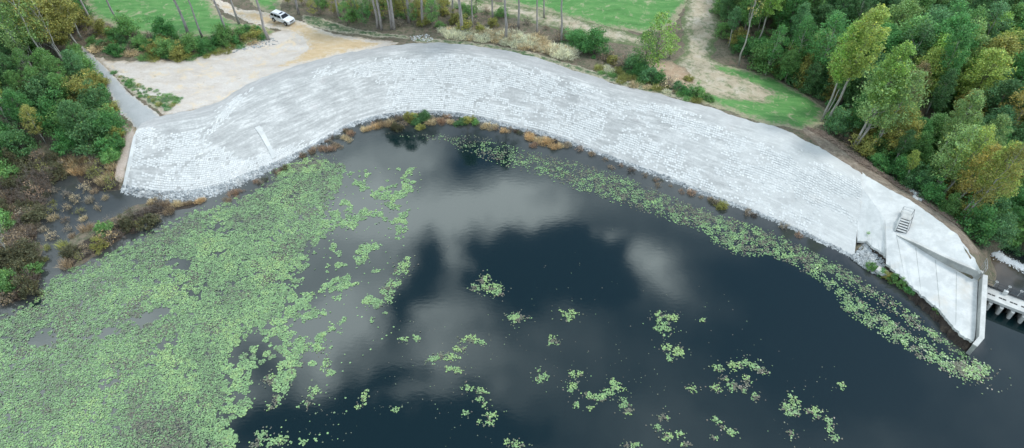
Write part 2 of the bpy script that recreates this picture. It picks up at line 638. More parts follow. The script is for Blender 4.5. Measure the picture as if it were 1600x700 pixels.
def mat_gravel():
    m, n = newmat('gravel_fill')
    uv = n.n('ShaderNodeUVMap').outputs[0]
    p = geo_pos(n)
    st = n.n('ShaderNodeMapping', {'Vector': uv, 'Scale': (.24, 1.7, 1)}).outputs[0]
    streak = n.noise(st, 1.0, 6, .65, .5)
    patch = n.noise(p, .32, 6, .62)
    fine = n.noise(p, 9.0, 4, .75)
    mid_ = n.noise(p, 2.6, 6, .75, .4)
    f = n.math('MULTIPLY_ADD', streak, .46, n.math('MULTIPLY_ADD', patch, .26, n.math('MULTIPLY', mid_, .28)))
    col = n.ramp(f, [(.38, (.33, .33, .318)), (.47, (.43, .43, .415)), (.52, (.51, .51, .492)), (.58, (.67, .665, .64))])
    col = n.mix(n.ramp(fine, [(.45, 0.0), (.7, .35)]), col, (.28, .295, .295))
    col = n.mix(n.ramp(n.noise(p, 2.2, 6, .8), [(.60, 0.0), (.72, .45)]), col, (.28, .29, .295))
    col = n.mix(n.ramp(n.noise(p, .21, 6, .7), [(.60, 0.0), (.72, .35)]), col, (.47, .41, .40))
    suv = n.n('ShaderNodeSeparateXYZ', {0: uv})
    su = suv.outputs[0]
    cr_ = n.ramp(n.math('MULTIPLY_ADD', n.math('SUBTRACT', n.noise(st, .8, 5, .65), .5), .35, n.math('DIVIDE', suv.outputs[1], 17.0)), [(.80, 0.0), (.90, .6)])
    col = n.mix(cr_, col, (.38, .372, .365))
    wr = n.ramp(n.math('MULTIPLY_ADD', n.math('SUBTRACT', n.noise(p, .3, 5, .6), .5), .5, n.math('DIVIDE', su, SLEN)), [(.72, 0.0), (.98, .6)])
    col = n.mix(wr, col, (.66, .665, .645))
    n.bsdf(col, .92, n.bump(fine, .5, .06))
    return m


def mat_concrete(name, base=(.60, .635, .64), dark=(.40, .43, .435), warm=(.60, .56, .50), bump=.02, stain=.5, island=0.0):
    m, n = newmat(name)
    p = geo_pos(n)
    a = n.noise(p, .55, 7, .65, .3)
    b = n.noise(p, 4.0, 6, .7)
    col = n.mix(n.ramp(a, [(.42, stain), (.6, 0.0)]), base, dark)
    col = n.mix(n.ramp(n.noise(p, .28, 5, .6), [(.56, 0.0), (.7, .6)]), col, warm)
    col = n.mix(n.ramp(b, [(.5, 0.0), (.75, .5)]), col, dark)
    if island:
        r = n.n('ShaderNodeNewGeometry').outputs['Random Per Island']
        col = n.mix(n.ramp(r, [(0.0, island), (.55, 0.0)]), col, dark)
    n.bsdf(col, .85, n.bump(b, .5, bump))
    return m


def mat_flat(name, col, rough=.5, **kw):
    m, n = newmat(name)
    p = geo_pos(n)
    f = n.noise(p, 3.0, 4, .6)
    c = n.mix(n.ramp(f, [(.35, 0.0), (.7, .35)]), col, tuple(x * .7 for x in col))
    n.bsdf(c, rough, **kw)
    return m


def mat_leaf(name, rough=.55, trans=.30, var=(.55, 1.5), tint=None):
    m, n = newmat(name)
    oi = n.n('ShaderNodeObjectInfo')
    ge = n.n('ShaderNodeNewGeometry')
    tc = n.n('ShaderNodeTexCoord').outputs['Object']
    r = ge.outputs['Random Per Island']
    off = n.vm('MULTIPLY', oi.outputs['Location'], (.37, .29, .11))
    nz = n.noise(n.vm('ADD', tc, off), .75, 3, .6)
    k = n.math('MULTIPLY', n.math('MULTIPLY_ADD', r, var[1] - var[0], var[0]), n.math('MULTIPLY_ADD', nz, 1.3, .35))
    col = n.n('ShaderNodeVectorMath', {0: oi.outputs['Color'], 1: k}, operation='SCALE')
    t = n.t.links.new(k, col.inputs['Scale'])
    c = col.outputs[0]
    hue = n.ramp(n.math('FRACT', n.math('MULTIPLY', r, 7.3)), [(.80, 0.0), (1.0, .7)])
    c2 = n.vm('MULTIPLY', c, tint or (1.9, 1.25, .7))
    c = n.mix(hue, c, c2)
    b = n.n('ShaderNodeBsdfPrincipled', {'Base Color': c, 'Roughness': rough, 'Specular IOR Level': .3})
    tr = n.n('ShaderNodeBsdfTranslucent', {'Color': c})
    mx = n.n('ShaderNodeMixShader', {0: trans, 1: b.outputs[0], 2: tr.outputs[0]})
    n.n('ShaderNodeOutputMaterial', {'Surface': mx.outputs[0]})
    return m


def mat_bark(name, base, dark):
    m, n = newmat(name)
    tc = n.n('ShaderNodeTexCoord').outputs['Object']
    mp = n.n('ShaderNodeMapping', {'Vector': tc, 'Scale': (6, 6, 1.2)}).outputs[0]
    f = n.noise(mp, 1.0, 5, .7)
    n.bsdf(n.mix(n.ramp(f, [(.35, 1.0), (.62, 0.0)]), base, dark), .9, n.bump(f, .6, .04))
    return m


def mat_water(name, deep, shallow, rough=.05):
    m, n = newmat(name)
    at = n.n('ShaderNodeAttribute', attribute_name='shallow').outputs['Fac']
    p = geo_pos(n)
    f = n.math('MULTIPLY', at, n.math('MULTIPLY_ADD', n.noise(p, .7, 5, .65), 1.1, .45), clamp=True)
    col = n.mix(f, deep, shallow)
    rip = n.noise(n.n('ShaderNodeMapping', {'Vector': p, 'Scale': (1, 2.2, 1)}).outputs[0], 1.1, 3, .5)
    n.bsdf(col, rough, n.bump(rip, .035, .05), IOR=1.50)
    return m


M = {
    'ground': mat_ground(),
    'lawn': mat_soil('lawn_grass', [(.070, .200, .048), (.105, .285, .070), (.18, .34, .11)], .35, .9, (.40, .36, .23), None, (.54, .70), .1, (3.0, .5), (.36, .33, .21), 2.4),
    'weeds': mat_soil('weedy_grass', [(.06, .115, .05), (.10, .17, .07), (.17, .21, .11)], .7, .9, (.42, .38, .26), (.12, .095, .07), (.48, .6), .2, None, (.48, .43, .32), .8),
    'sand': mat_soil('pale_sand', [(.54, .47, .40), (.64, .58, .52), (.70, .66, .61)], .3, .95, (.66, .54, .38), (.50, .44, .38), (.52, .66), .08, (2.2, .35), border=(.45, .37, .28), bw=1.3),
    'orange': mat_soil('orange_sand', [(.52, .38, .22), (.64, .48, .29), (.68, .58, .44)], .35, .95, None, None, bump=.08, stretch=(2.5, .2), border=(.68, .60, .50), bw=2.2),
    'tan': mat_soil('tan_earth', [(.40, .33, .23), (.54, .46, .34), (.60, .54, .44)], .4, .95, (.14, .19, .08), (.33, .27, .18), (.50, .66), .12, None, (.15, .19, .085), 3.2),
    'clay': mat_soil('orange_clay', [(.42, .28, .18), (.52, .38, .26), (.56, .48, .35)], .6, .95, (.24, .22, .13), (.24, .16, .11), (.56, .70), .2, None, (.30, .24, .16), 2.2),
    'pink': mat_soil('pink_clay', [(.52, .41, .34), (.62, .52, .44), (.66, .58, .51)], .8, .95, None, (.40, .29, .21), bump=.08, border=(.34, .27, .18), bw=.7),
    'road': mat_soil('road_gravel', [(.37, .38, .375), (.42, .43, .425), (.46, .465, .46)], .4, .95, None, None, bump=.05, border=(.56, .52, .46), bw=.6),
    'mud': mat_soil('dark_mud', [(.035, .028, .024), (.06, .046, .036), (.11, .085, .06)], 1.2, .9, None, (.02, .014, .012), bump=.4),
    'gravel': mat_gravel(),
    'block': mat_concrete('block_concrete', (.73, .735, .715), (.50, .51, .50), (.66, .64, .60), .01, .4, .55),
    'slab': mat_concrete('slab_concrete', (.68, .685, .665), (.52, .53, .515), (.63, .58, .50), .02, .8),
    'wallc': mat_concrete('wall_concrete', (.47, .475, .45), (.27, .28, .27), (.5, .45, .36), .03, .8),
    'deckc': mat_concrete('deck_concrete', (.62, .62, .59), (.40, .40, .38), (.55, .47, .36), .03, .6),
    'stone': mat_concrete('riprap_stone', (.55, .57, .57), (.17, .19, .20), (.52, .50, .46), .04, .6, .9),
    'leaf': mat_leaf('leaves'),
    'needle': mat_leaf('needles', .6, .12, (.6, 1.4)),
    'dry': mat_leaf('dry_stems', .8, .15, (.5, 1.5), (1.2, 1.0, .8)),
    'pad': None,
    'bark': mat_bark('grey_bark', (.30, .27, .23), (.12, .10, .085)),
    'pinebark': mat_bark('pine_bark', (.46, .43, .41), (.22, .20, .19)),
    'palebark': mat_bark('pale_bark', (.52, .50, .45), (.26, .25, .22)),
    'water': mat_water('lake_water', (.0046, .0145, .0165), (.058, .061, .059)),
    'stream': mat_water('stream_water', (.012, .018, .020), (.10, .075, .05), .12),
    'foam': mat_flat('foam', (.80, .83, .84), .7),
    'steel': mat_flat('galvanised_steel', (.45, .47, .48), .45, Metallic=.6),
    'darksteel_and_shade': mat_flat('dark_steel_and_shade', (.07, .07, .075), .5),  # dark steel parts, and the painted shade of the stair risers
    'black': mat_flat('black_gap_shade', (.012, .012, .013), .7),  # flat black standing for shade in the bridge openings
}

# ------------------------------------------------------------------ ground sheet to the horizon
outx = np.r_[-3000, -1500, -800, -450, -280, -190, GX, 200, 290, 450, 800, 1500, 3000]
outy = np.r_[-3000, -1500, -800, -400, -200, -90, -30, 0, 10, GY, 230, 300, 450, 800, 1500, 4000]
XX, YY = np.meshgrid(outx, outy)
ZZ = np.empty(XX.shape)
inner = (XX >= GX[0] - 1e-6) & (XX <= GX[-1] + 1e-6) & (YY >= GY[0] - 1e-6) & (YY <= GY[-1] + 1e-6)
ZZ[inner] = GZ.reshape(-1)
ZZ[~inner] = rbf(XX[~inner], YY[~inner])


def grid_faces(ny, nx):
    i = np.arange(ny * nx).reshape(ny, nx)
    return np.stack([i[:-1, :-1], i[:-1, 1:], i[1:, 1:], i[1:, :-1]], -1).reshape(-1, 4)


gme = mesh_from('ground', np.stack([XX, YY, ZZ], -1).reshape(-1, 3), grid_faces(*XX.shape), M['ground'], True)
tag(link('ground', gme), 'brown leaf-littered ground around the lake and dam', kind='structure')


def sheet(name, poly_px, mat, label, lift=.06, ragged=.9, freq=.5, step=.32, edge=.10, px=True, kind='structure'):
    poly = Gpoly(poly_px) if px else np.asarray(poly_px)[:, :2]
    x0, y0 = poly.min(0) - 1.5
    x1, y1 = poly.max(0) + 1.5
    xs, ys = np.arange(x0, x1, step), np.arange(y0, y1, step)
    X, Y = np.meshgrid(xs, ys)
    d = sdf(poly, X, Y) + ragged * 2 * (fbm(X * freq, Y * freq, 4, .6) - .5) + .8 * (fbm(X * 2.1 + 7, Y * 2.1, 3, .7) - .5)
    Z = gz(X, Y) + np.clip(d * edge, -.3, lift)
    Fc = grid_faces(*X.shape)
    ok = (d.reshape(-1)[Fc] > -.9).any(1)
    Fc = Fc[ok]
    used = np.unique(Fc)
    remap = np.zeros(X.size, int)
    remap[used] = np.arange(len(used))
    V = np.stack([X, Y, Z], -1).reshape(-1, 3)[used]
    me = mesh_from(name, V, remap[Fc], mat, True)
    at_ = me.attributes.new('inset', 'FLOAT', 'POINT')
    at_.data.foreach_set('value', np.clip(d.reshape(-1)[used], 0, 5).astype(np.float32))
    o = link(name, me)
    return tag(o, label, kind=kind)


sheet('lawn', [(118, -12), (150, 30), (190, 50), (260, 60), (335, 58), (385, 40), (345, 24), (322, -12)], M['lawn'], 'bright green lawn with dry streaks behind the bushes', .05, .8)
sheet('lawn', [(382, -12), (445, -12), (436, 18), (418, 20), (398, 10)], M['lawn'], 'small green lawn corner above the parked white car', .05)
sheet('lawn', [(388, 38), (410, 38), (432, 50), (426, 60), (402, 58)], M['lawn'], 'little green grass patch below the parked white car', .05, .4)
sheet('lawn', [(770, -15), (1085, -15), (1065, 22), (1040, 46), (1000, 52), (940, 42), (850, 18), (790, 6)], M['lawn'], 'wide green lawn beyond the pale dirt track', .05, 1.1)
sheet('sand', [(133, 82), (170, 95), (260, 94), (330, 84), (385, 68), (425, 50), (475, 44), (520, 52), (575, 60), (625, 66), (610, 82), (500, 104), (440, 122), (390, 142), (345, 172), (300, 180),
               (262, 186), (215, 150), (178, 118)], M['sand'], 'pale bare sand yard beside the gravel road', .07, .7)
sheet('sand_track', [(318, -14), (372, 14), (420, 20), (475, 36), (520, 52), (600, 66), (592, 76), (550, 84), (490, 100), (430, 110), (422, 104), (455, 92), (476, 78), (470, 62), (445, 48), (400, 38), (352, 20)],
      M['orange'], 'orange sand track under the parked white car', .10, .6)
sheet('dirt_track', [(660, -14), (760, 0), (850, 15), (930, 35), (1000, 55), (1030, 70), (1000, 74), (930, 62), (850, 40), (800, 28), (700, 10), (640, -5)], M['tan'], 'pale dirt track running along the far lawn', .08, .5)
sheet('dirt_track', [(1072, -14), (1142, -14), (1126, 40), (1112, 90), (1150, 112), (1200, 130), (1240, 160), (1190, 165), (1120, 158), (1075, 146), (1040, 110), (1068, 80), (1065, 40)], M['tan'],
      'broad dry earth clearing beside the dark forest edge', .07, 1.0)
sheet('clay_bank', [(1002, 84), (1030, 92), (1075, 104), (1092, 130), (1078, 142), (1040, 126), (1012, 106)], M['clay'], 'bare orange clay bank above the brush', .10, .7)
M['rut'] = mat_soil('rutted_sand', [(.44, .36, .28), (.52, .44, .35), (.58, .51, .42)], .8, .95, None, (.38, .31, .24), bump=.1, border=(.62, .55, .47), bw=.35)


def ruts(line_px, label, gauge=1.6, wd_=.42):
    c_ = smooth_line(resample(np.array([G(*p) for p in line_px]), .8), 6)
    for sg in (-1, 1):
        L_, R_ = [], []
        for i_ in range(len(c_)):
            d_ = (c_[min(i_ + 1, len(c_) - 1)] - c_[max(i_ - 1, 0)])[:2]
            n_ = np.array([-d_[1], d_[0]]) / (np.linalg.norm(d_) + 1e-9)
            m_ = c_[i_][:2] + n_ * sg * gauge / 2
            L_.append(m_ + n_ * wd_ / 2)
            R_.append(m_ - n_ * wd_ / 2)
        sheet('wheel_rut', np.array(L_ + R_[::-1]), M['rut'], f'{"far" if sg > 0 else "near"} wheel rut {label}', .115, .12, .8, .2, .3, False)


ruts([(330, 2), (370, 18), (420, 28), (470, 48), (510, 66), (560, 76)], 'along the orange sand track')
ruts([(560, 70), (500, 84), (440, 100), (380, 118), (320, 132), (270, 130), (225, 120), (190, 108)], 'curving through the pale sand yard')
ruts([(480, 52), (430, 66), (380, 84), (330, 108), (300, 140)], 'crossing the pale sand yard')
sheet('lawn', [(1100, 96), (1150, 106), (1205, 118), (1262, 148), (1290, 172), (1288, 192), (1255, 206), (1200, 196), (1140, 174), (1088, 158), (1086, 146), (1140, 150), (1185, 156), (1200, 146), (1160, 128), (1118, 112)],
      M['lawn'], 'green grass wedge between the dam crest and forest', .10, .8)
sheet('grass_verge', [(640, 58), (700, 62), (770, 70), (840, 84), (905, 104), (1000, 132), (1085, 156), (1086, 162), (1010, 144), (950, 128), (890, 108), (830, 90), (770, 78), (720, 71), (650, 66)], M['weeds'],
      'ragged green verge along the back of the dam crest', .06, .5)
sheet('grass_verge', [(470, 22), (560, 46), (640, 56), (640, 62), (590, 58), (530, 50), (480, 40)], M['weeds'], 'weedy verge under the pines by the sand track', .09, .6)
sheet('gravel_road', [(126, 72), (136, 76), (165, 104), (205, 148), (252, 182), (290, 178), (300, 195), (222, 222), (212, 198), (190, 178), (160, 128), (138, 104)], M['road'],
      'smooth grey gravel road coming down to the dam', .12, .25, .8)
sheet('clay_bank', [(189, 194), (206, 198), (224, 216), (222, 232), (200, 262), (192, 286), (176, 282), (182, 250), (192, 222)], M['pink'], 'pinkish bare clay strip at the left end of dam', .12, .35, .8)
sheet('weed_patch', [(176, 113), (205, 117), (222, 132), (228, 146), (262, 146), (288, 150), (286, 164), (264, 176), (240, 168), (212, 150), (192, 132)], M['weeds'],
      'green weedy island in the sand beside the gravel road', .16, .5, .9)
sheet('marsh_mud', [(-12, 246), (60, 246), (105, 262), (150, 246), (182, 262), (186, 296), (150, 300), (80, 310), (64, 350), (44, 390), (62, 420), (52, 460), (20, 476), (-12, 480)], M['mud'], 'dark wet mud of the boggy left shore', .05, .8)
sheet('marsh_mud', [(92, 428), (116, 386), (150, 366), (190, 346), (240, 320), (310, 312), (312, 324), (262, 340), (200, 372), (140, 402)], M['mud'], 'dark muddy tongue between marsh and lake', .05, .5)
M['debris'] = mat_soil('littered_earth', [(.20, .155, .12), (.32, .26, .20), (.46, .39, .32)], 1.1, .95, (.13, .12, .075), (.12, .085, .065), (.55, .68), .3, None, (.24, .18, .13), .8)
sheet('bare_earth', [(1248, 200), (1262, 196), (1300, 222), (1345, 258), (1400, 290), (1450, 322), (1495, 352), (1518, 378), (1534, 398), (1520, 402), (1490, 366), (1440, 330), (1385, 298), (1340, 270), (1290, 238)],
      M['debris'], 'eroded earth strip between concrete slope and forest', .06, .5, .7)

# ------------------------------------------------------------------ lake and stream
DECKZ = 1.7
BR_A, BR_B = P(1535, 442, DECKZ), P(1600, 467, DECKZ)      # back edge of the spillway deck
brd = (BR_B - BR_A)[:2]
brd /= np.linalg.norm(brd)
brn = np.array([brd[1], -brd[0]])                       # towards the lake
if brn[1] > 0:
    brn = -brn
back_mid = [loft(s, .62)[:2] for s in np.linspace(0, SLEN, 40)]
lake_poly = [(-2500, -2500), (2500, -2500), tuple(BR_A[:2] + brd * 2000 + brn * 1.2), tuple(BR_A[:2] + brn * 1.2), tuple(WALL_W[-2][:2])] + \
    [tuple(p) for p in (BACK_W[-3:0:-1][:, :2] * .5 + SLAB_E[[12, 9, 6, 3, 1, 0]][:, :2] * .5)] + [tuple(p) for p in back_mid[::-1]] + \
    [tuple(G(180, 250)[:2]), tuple(G(120, 225)[:2]), tuple(G(0, 225)[:2]), (-140, 85), (-2500, 85)]
lp = np.array(lake_poly)
xs = np.r_[-2500, -1000, -400, -200, np.arange(-120, 111, 1.0), 200, 400, 1000, 2500]
ys = np.r_[-2500, -1000, -300, -80, 0, np.arange(18, 112, 1.0)]
X, Y = np.meshgrid(xs, ys)
dl = sdf(lp, X, Y)
Fc = grid_faces(*X.shape)
Fc = Fc[(dl.reshape(-1)[Fc] > 0).all(1)]
# keep far strip cells that straddle the bridge line out of the stream side
used = np.unique(Fc)
rm = np.zeros(X.size, int)
rm[used] = np.arange(len(used))
V = np.stack([X, Y, np.zeros(X.shape)], -1).reshape(-1, 3)[used]
lme = mesh_from('lake', V, rm[Fc], M['water'], True)
dep = -gz(V[:, 0], V[:, 1])
insd = (V[:, 0] > GX[0]) & (V[:, 0] < GX[-1]) & (V[:, 1] > GY[0])
sh = np.where(insd, np.clip(1 - dep / .85, 0, 1), 0)
marsh = np.clip(sdf(np.array([P(x, y)[:2] for x, y in [(-20, 230), (150, 230), (200, 300), (330, 305), (300, 330), (200, 365), (110, 410), (60, 450), (-20, 500)]]), V[:, 0], V[:, 1]) / 2 + .5, 0, 1)
sh = np.maximum(sh, marsh * .55)
at = lme.attributes.new('shallow', 'FLOAT', 'POINT')
at.data.foreach_set('value', sh.astype(np.float32))
tag(link('lake_water', lme), 'dark lake water mirroring the clouds', kind='structure')

SZ = -2.6
sp_ = [P(*p, SZ)[:2] for p in [(1510, 372), (1545, 386), (1575, 388), (1605, 400), (1700, 440), (1800, 500)]] + \
      [BR_A[:2] + brd * 60 + brn * .6, BR_A[:2] + brn * .6, BACK_W[-2][:2] + np.array([-1.0, -.5]), BACK_W[-3][:2] + np.array([-.5, -.3])]
sp_ = np.array(sp_)
x0, y0 = sp_.min(0)
x1, y1 = sp_.max(0)
X, Y = np.meshgrid(np.arange(x0, x1, .6), np.arange(y0, y1, .6))
d = sdf(sp_, X, Y)
Fc = grid_faces(*X.shape)
Fc = Fc[(d.reshape(-1)[Fc] > -.5).all(1)]
Vs = np.stack([X, Y, SZ + .10 * (fbm(X * .9, Y * .9, 3) - .5)], -1).reshape(-1, 3)
sme = mesh_from('stream', Vs, Fc, M['stream'], True)
pt = P(1548, 415, SZ)
at = sme.attributes.new('shallow', 'FLOAT', 'POINT')
at.data.foreach_set('value', np.clip(1.2 - np.hypot(Vs[:, 0] - pt[0], Vs[:, 1] - pt[1]) / 4.5, 0, 1).astype(np.float32))
tag(link('stream_water', sme), 'brown stream running off below the spillway', kind='structure')
# white water: lumpy foam ridge
fl = smooth_line(resample([P(*p, SZ) for p in [(1552, 393), (1562, 400), (1574, 407), (1588, 413), (1602, 421), (1625, 432)]], .25), 4)
fi = rng.integers(0, len(fl), 5200)
fo = fl[fi] + rng.normal(0, 1, (5200, 3)) * [.36, .44, .03] * (.6 + .9 * fbm(fi * .12, fi * 0.0, 2))[:, None]
V, Fa = stones(fo, rng.uniform(.02, .10, 5200), 21, .4)
tag(link('whitewater', mesh_from('whitewater', V, Fa, M['foam'], True)), 'streak of white foaming water in the stream', kind='stuff')

# ------------------------------------------------------------------ revetment: gravel bed, concrete blocks, toe stones
ns, nt = int(SLEN / .6), 44
S, T = np.meshgrid(np.linspace(0, SLEN, ns), np.r_[np.linspace(-.06, 1.0, nt), 1.05])
eb = .10 * (fbm(S * .35, S * 0 + 4, 4, .65) - .5)
V = loft(S, T)
Va = loft(S, np.minimum(T, 1.0) + eb * (T > .97))
V[..., :2] = np.where((T > .97)[..., None], Va[..., :2] + (V[..., :2] - loft(S, np.minimum(T, 1.0))[..., :2]), V[..., :2])
V[..., 2] += .05 * (fbm(V[..., 0] * .8, V[..., 1] * .8, 3) - .5)
eme = mesh_from('embankment', V.reshape(-1, 3), grid_faces(*S.shape)[:, ::-1], M['gravel'], True)
uvl = eme.uv_layers.new(name='UVMap')
li = np.empty(len(eme.loops), dtype=np.int32)
eme.loops.foreach_get('vertex_index', li)
uvs = np.stack([S, T * 17], -1).reshape(-1, 2)[li]
uvl.data.foreach_set('uv', uvs.astype(np.float32).reshape(-1))
emb = tag(link('embankment', eme), 'long curved dam embankment covered in pale gravel and concrete blocks', kind='structure')

# blocks: rows up the slope, laid in panels that differ a little in height and line
row, colw = .41, .40
nb_s = int(SLEN / colw)
width = np.linalg.norm((_cr(Cp, np.linspace(0, SLEN, nb_s)) - _cr(Wp, np.linspace(0, SLEN, nb_s)))[:, :2], axis=1)
bs, bt = [], []
for i in range(nb_s):
    s = (i + .5) * SLEN / nb_s
    kmax = int(width[i] / row)
    k = np.arange(2, kmax - 5)
    bs.append(np.full(len(k), s))
    bt.append((k + .5) / kmax)
bs, bt = np.concatenate(bs), np.concatenate(bt)
pos = loft(bs, bt)
bqx, bqy = to_px(pos[:, 0], pos[:, 1], pos[:, 2])
cover = -.22 + 1.45 * (.45 * fbm(bs * .09, bt * 4, 4, .6) + .33 * fbm(bs * .35 + 40, bt * 16 + 5, 3, .6) + .22 * fbm(bs * 1.6, bt * 30, 2, .7))
bury = np.zeros(len(bs))
for (poly, amt) in [([(395, 150), (470, 125), (560, 125), (600, 140), (588, 175), (540, 190), (460, 222), (380, 250), (330, 215)], .45),
                    ([(300, 165), (420, 125), (520, 100), (700, 85), (850, 110), (1000, 155), (1200, 215), (1330, 275), (1330, 262), (1200, 195), (1000, 135), (850, 88), (700, 62), (500, 85), (300, 155)], .22),
                    ([(950, 185), (975, 190), (968, 222), (930, 235), (925, 218), (950, 205)], .3), ([(1080, 225), (1120, 238), (1130, 262), (1185, 290), (1215, 320), (1170, 310), (1120, 290), (1075, 245)], .22),
                    ([(1290, 330), (1325, 345), (1345, 380), (1320, 395), (1290, 370)], .35), ([(225, 165), (330, 160), (330, 200), (240, 205)], .3)]:
    bury = np.maximum(bury, amt * np.clip(sdf(np.array(poly), bqx, bqy) / 14 + .6, 0, 1))
bury += np.clip((bt - .62) * .55, 0, .3)
sink = (cover + bury - .435) * .34 + rng.normal(0, .016, len(bs))
keep = (sink < .05) & (rng.random(len(bs)) < .97)
bs, bt, pos, sink = bs[keep], bt[keep], pos[keep], sink[keep]
e = .03
dS = loft(bs + .2, bt) - loft(bs - .2, bt)
dT = loft(bs, bt + .01) - loft(bs, bt - .01)
tS = dS / np.linalg.norm(dS, axis=1, keepdims=True)
tT = dT / np.linalg.norm(dT, axis=1, keepdims=True)
nrm = np.cross(tS, tT)
nrm *= np.sign(nrm[:, 2:3])
hs = (np.linalg.norm(dS, axis=1) / .4 * colw / 2 * .89)[:, None]
ht = row / 2 * .90
top = np.clip(.05 - np.maximum(sink, -.02), .006, .06)[:, None] + rng.normal(0, .005, (len(bs), 1))
jit = rng.normal(0, .02, (len(bs), 3)) * [1, 1, 0]
c = pos + jit
tw = rng.normal(0, .035, (len(bs), 1))
a, b = tS + tT * tw, tT - tS * tw
cor = [(-1, -1), (1, -1), (1, 1), (-1, 1)]
lowv = [c + a * hs * i + b * ht * j - nrm * .10 for i, j in cor]
topv = [c + a * hs * i * .94 + b * ht * j * .93 + nrm * top for i, j in cor]
V = np.stack(lowv + topv, 1).reshape(-1, 3)
o8 = np.arange(len(bs))[:, None] * 8
Fq = np.concatenate([o8 + np.array(f) for f in ([4, 5, 6, 7], [0, 1, 5, 4], [1, 2, 6, 5], [2, 3, 7, 6], [3, 0, 4, 7])])
bo = link('concrete_blocks', mesh_from('concrete_blocks', V, Fq, M['block']), emb)
bo['kind'] = 'stuff'


m = 9000
s = rng.uniform(0, SLEN, m)
wid = .06 + .07 * np.clip(1 - s / 45, 0, 1) + .035 * (fbm(s * .15, s * 0 + 2, 2) - .3)
t = -.035 + wid * rng.random(m) ** 1.1
q = loft(s, t)
q[:, 2] += .03
V, Fa = stones(q, rng.uniform(.07, .20, m) * (1 + .6 * (rng.random(m) < .12)), 3)
so = link('toe_stones', mesh_from('toe_stones', V, Fa, M['stone']), emb)
so['kind'] = 'stuff'


# poured seams on the slope
def seam(s0, s1, t0, t1, wd, name='grout_strip', lift=.12):
    k = 24
    tt = np.linspace(t0, t1, k)
    s_ = np.linspace(s0, s1, k)
    w_ = wd * (.8 + .5 * fbm(tt * 9, tt * 0, 2))
    L_, R_ = loft(s_ - w_ / 2, tt), loft(s_ + w_ / 2, tt)
    up = np.array([0, 0, lift])
    V = np.concatenate([L_ - up, L_ + up, R_ + up, R_ - up])
    i = np.arange(k - 1)
    Fq = np.concatenate([np.stack([i + a * k, i + 1 + a * k, i + 1 + (a + 1) * k, i + (a + 1) * k], 1) for a in range(3)])
    return link(name, mesh_from(name, V, Fq, M['slab']), emb)


def px_to_st(px, py):
    best = None
    Sg, Tg = np.meshgrid(np.linspace(0, SLEN, 400), np.linspace(-.05, 1.05, 60))
    q = loft(Sg, Tg)
    x, y = to_px(q[..., 0], q[..., 1], q[..., 2])
    i = np.argmin((x - px) ** 2 + (y - py) ** 2)
    return Sg.reshape(-1)[i], Tg.reshape(-1)[i]


a, b = px_to_st(403, 197), px_to_st(428, 248)
seam(a[0], b[0], a[1], b[1], .8)
seam(.35, .35, .02, .72, 1.0)

# ------------------------------------------------------------------ slab, parapet and training wall by the spillway
def strip(name, lo, hi, m, mat, parent=None, wob=0.0, skirt=0.0, smooth=False, lo2=None):
    """surface between two polylines of equal count, with a skirt along the low edge"""
    lo, hi = np.asarray(lo), np.asarray(hi)
    k = len(lo)
    base = lo if lo2 is None else lo2
    rows = [base + (hi - base) * f + (lo - base) * (1 - f) ** 10 for f in np.linspace(0, 1, m)]
    if skirt:
        a = lo.copy()
        a[:, 2] -= skirt
        b = hi.copy()
        b[:, 2] -= skirt
        rows = [a] + rows + [b]
    V = np.array(rows)
    if wob:
        V[..., 2] += wob * (fbm(V[..., 0] * .9, V[..., 1] * .9, 3) - .5)
    return link(name, mesh_from(name, V.reshape(-1, 3), grid_faces(len(rows), k), mat, smooth), parent)


def even(pts, k):
    pts = np.asarray(pts, float)
    d = np.r_[0, np.cumsum(np.linalg.norm(np.diff(pts[:, :2], axis=0), axis=1))]
    t = np.linspace(0, d[-1], k)
    return np.stack([np.interp(t, d, pts[:, i]) for i in range(3)], 1)


KS = 150
elo = even(np.r_[[loft(SLEN, .17)], SLAB_E[1:]], KS)
elo[:, 2] = np.maximum(elo[:, 2], 1.0)
esm = elo.copy()
elo[:, 0] += .45 * (fbm(np.arange(KS) * .35, np.zeros(KS), 3) - .5) * 1.6
elo[:, 1] += .45 * (fbm(np.arange(KS) * .35 + 50, np.zeros(KS), 3) - .5) * 1.6
zb = np.interp(np.arange(len(WALL_W)), [0, len(WALL_W) - 1], [2.95, 2.55])
ehi = even(np.r_[[loft(SLEN, TC)], np.c_[WALL_W[:, :2], zb]], KS)
slab = empty('concrete_apron', (*elo[60][:2], 0))
tag(slab, 'white concrete apron slab with broken dark edge beside the spillway', 'concrete slab')


bpy.context.view_layer.update()


def adopt(par, *objs):
    """keep world-space mesh coordinates under a parent standing elsewhere"""
    for o in objs:
        o.parent = par
        o.matrix_parent_inverse = par.matrix_world.inverted()
    return objs[0]


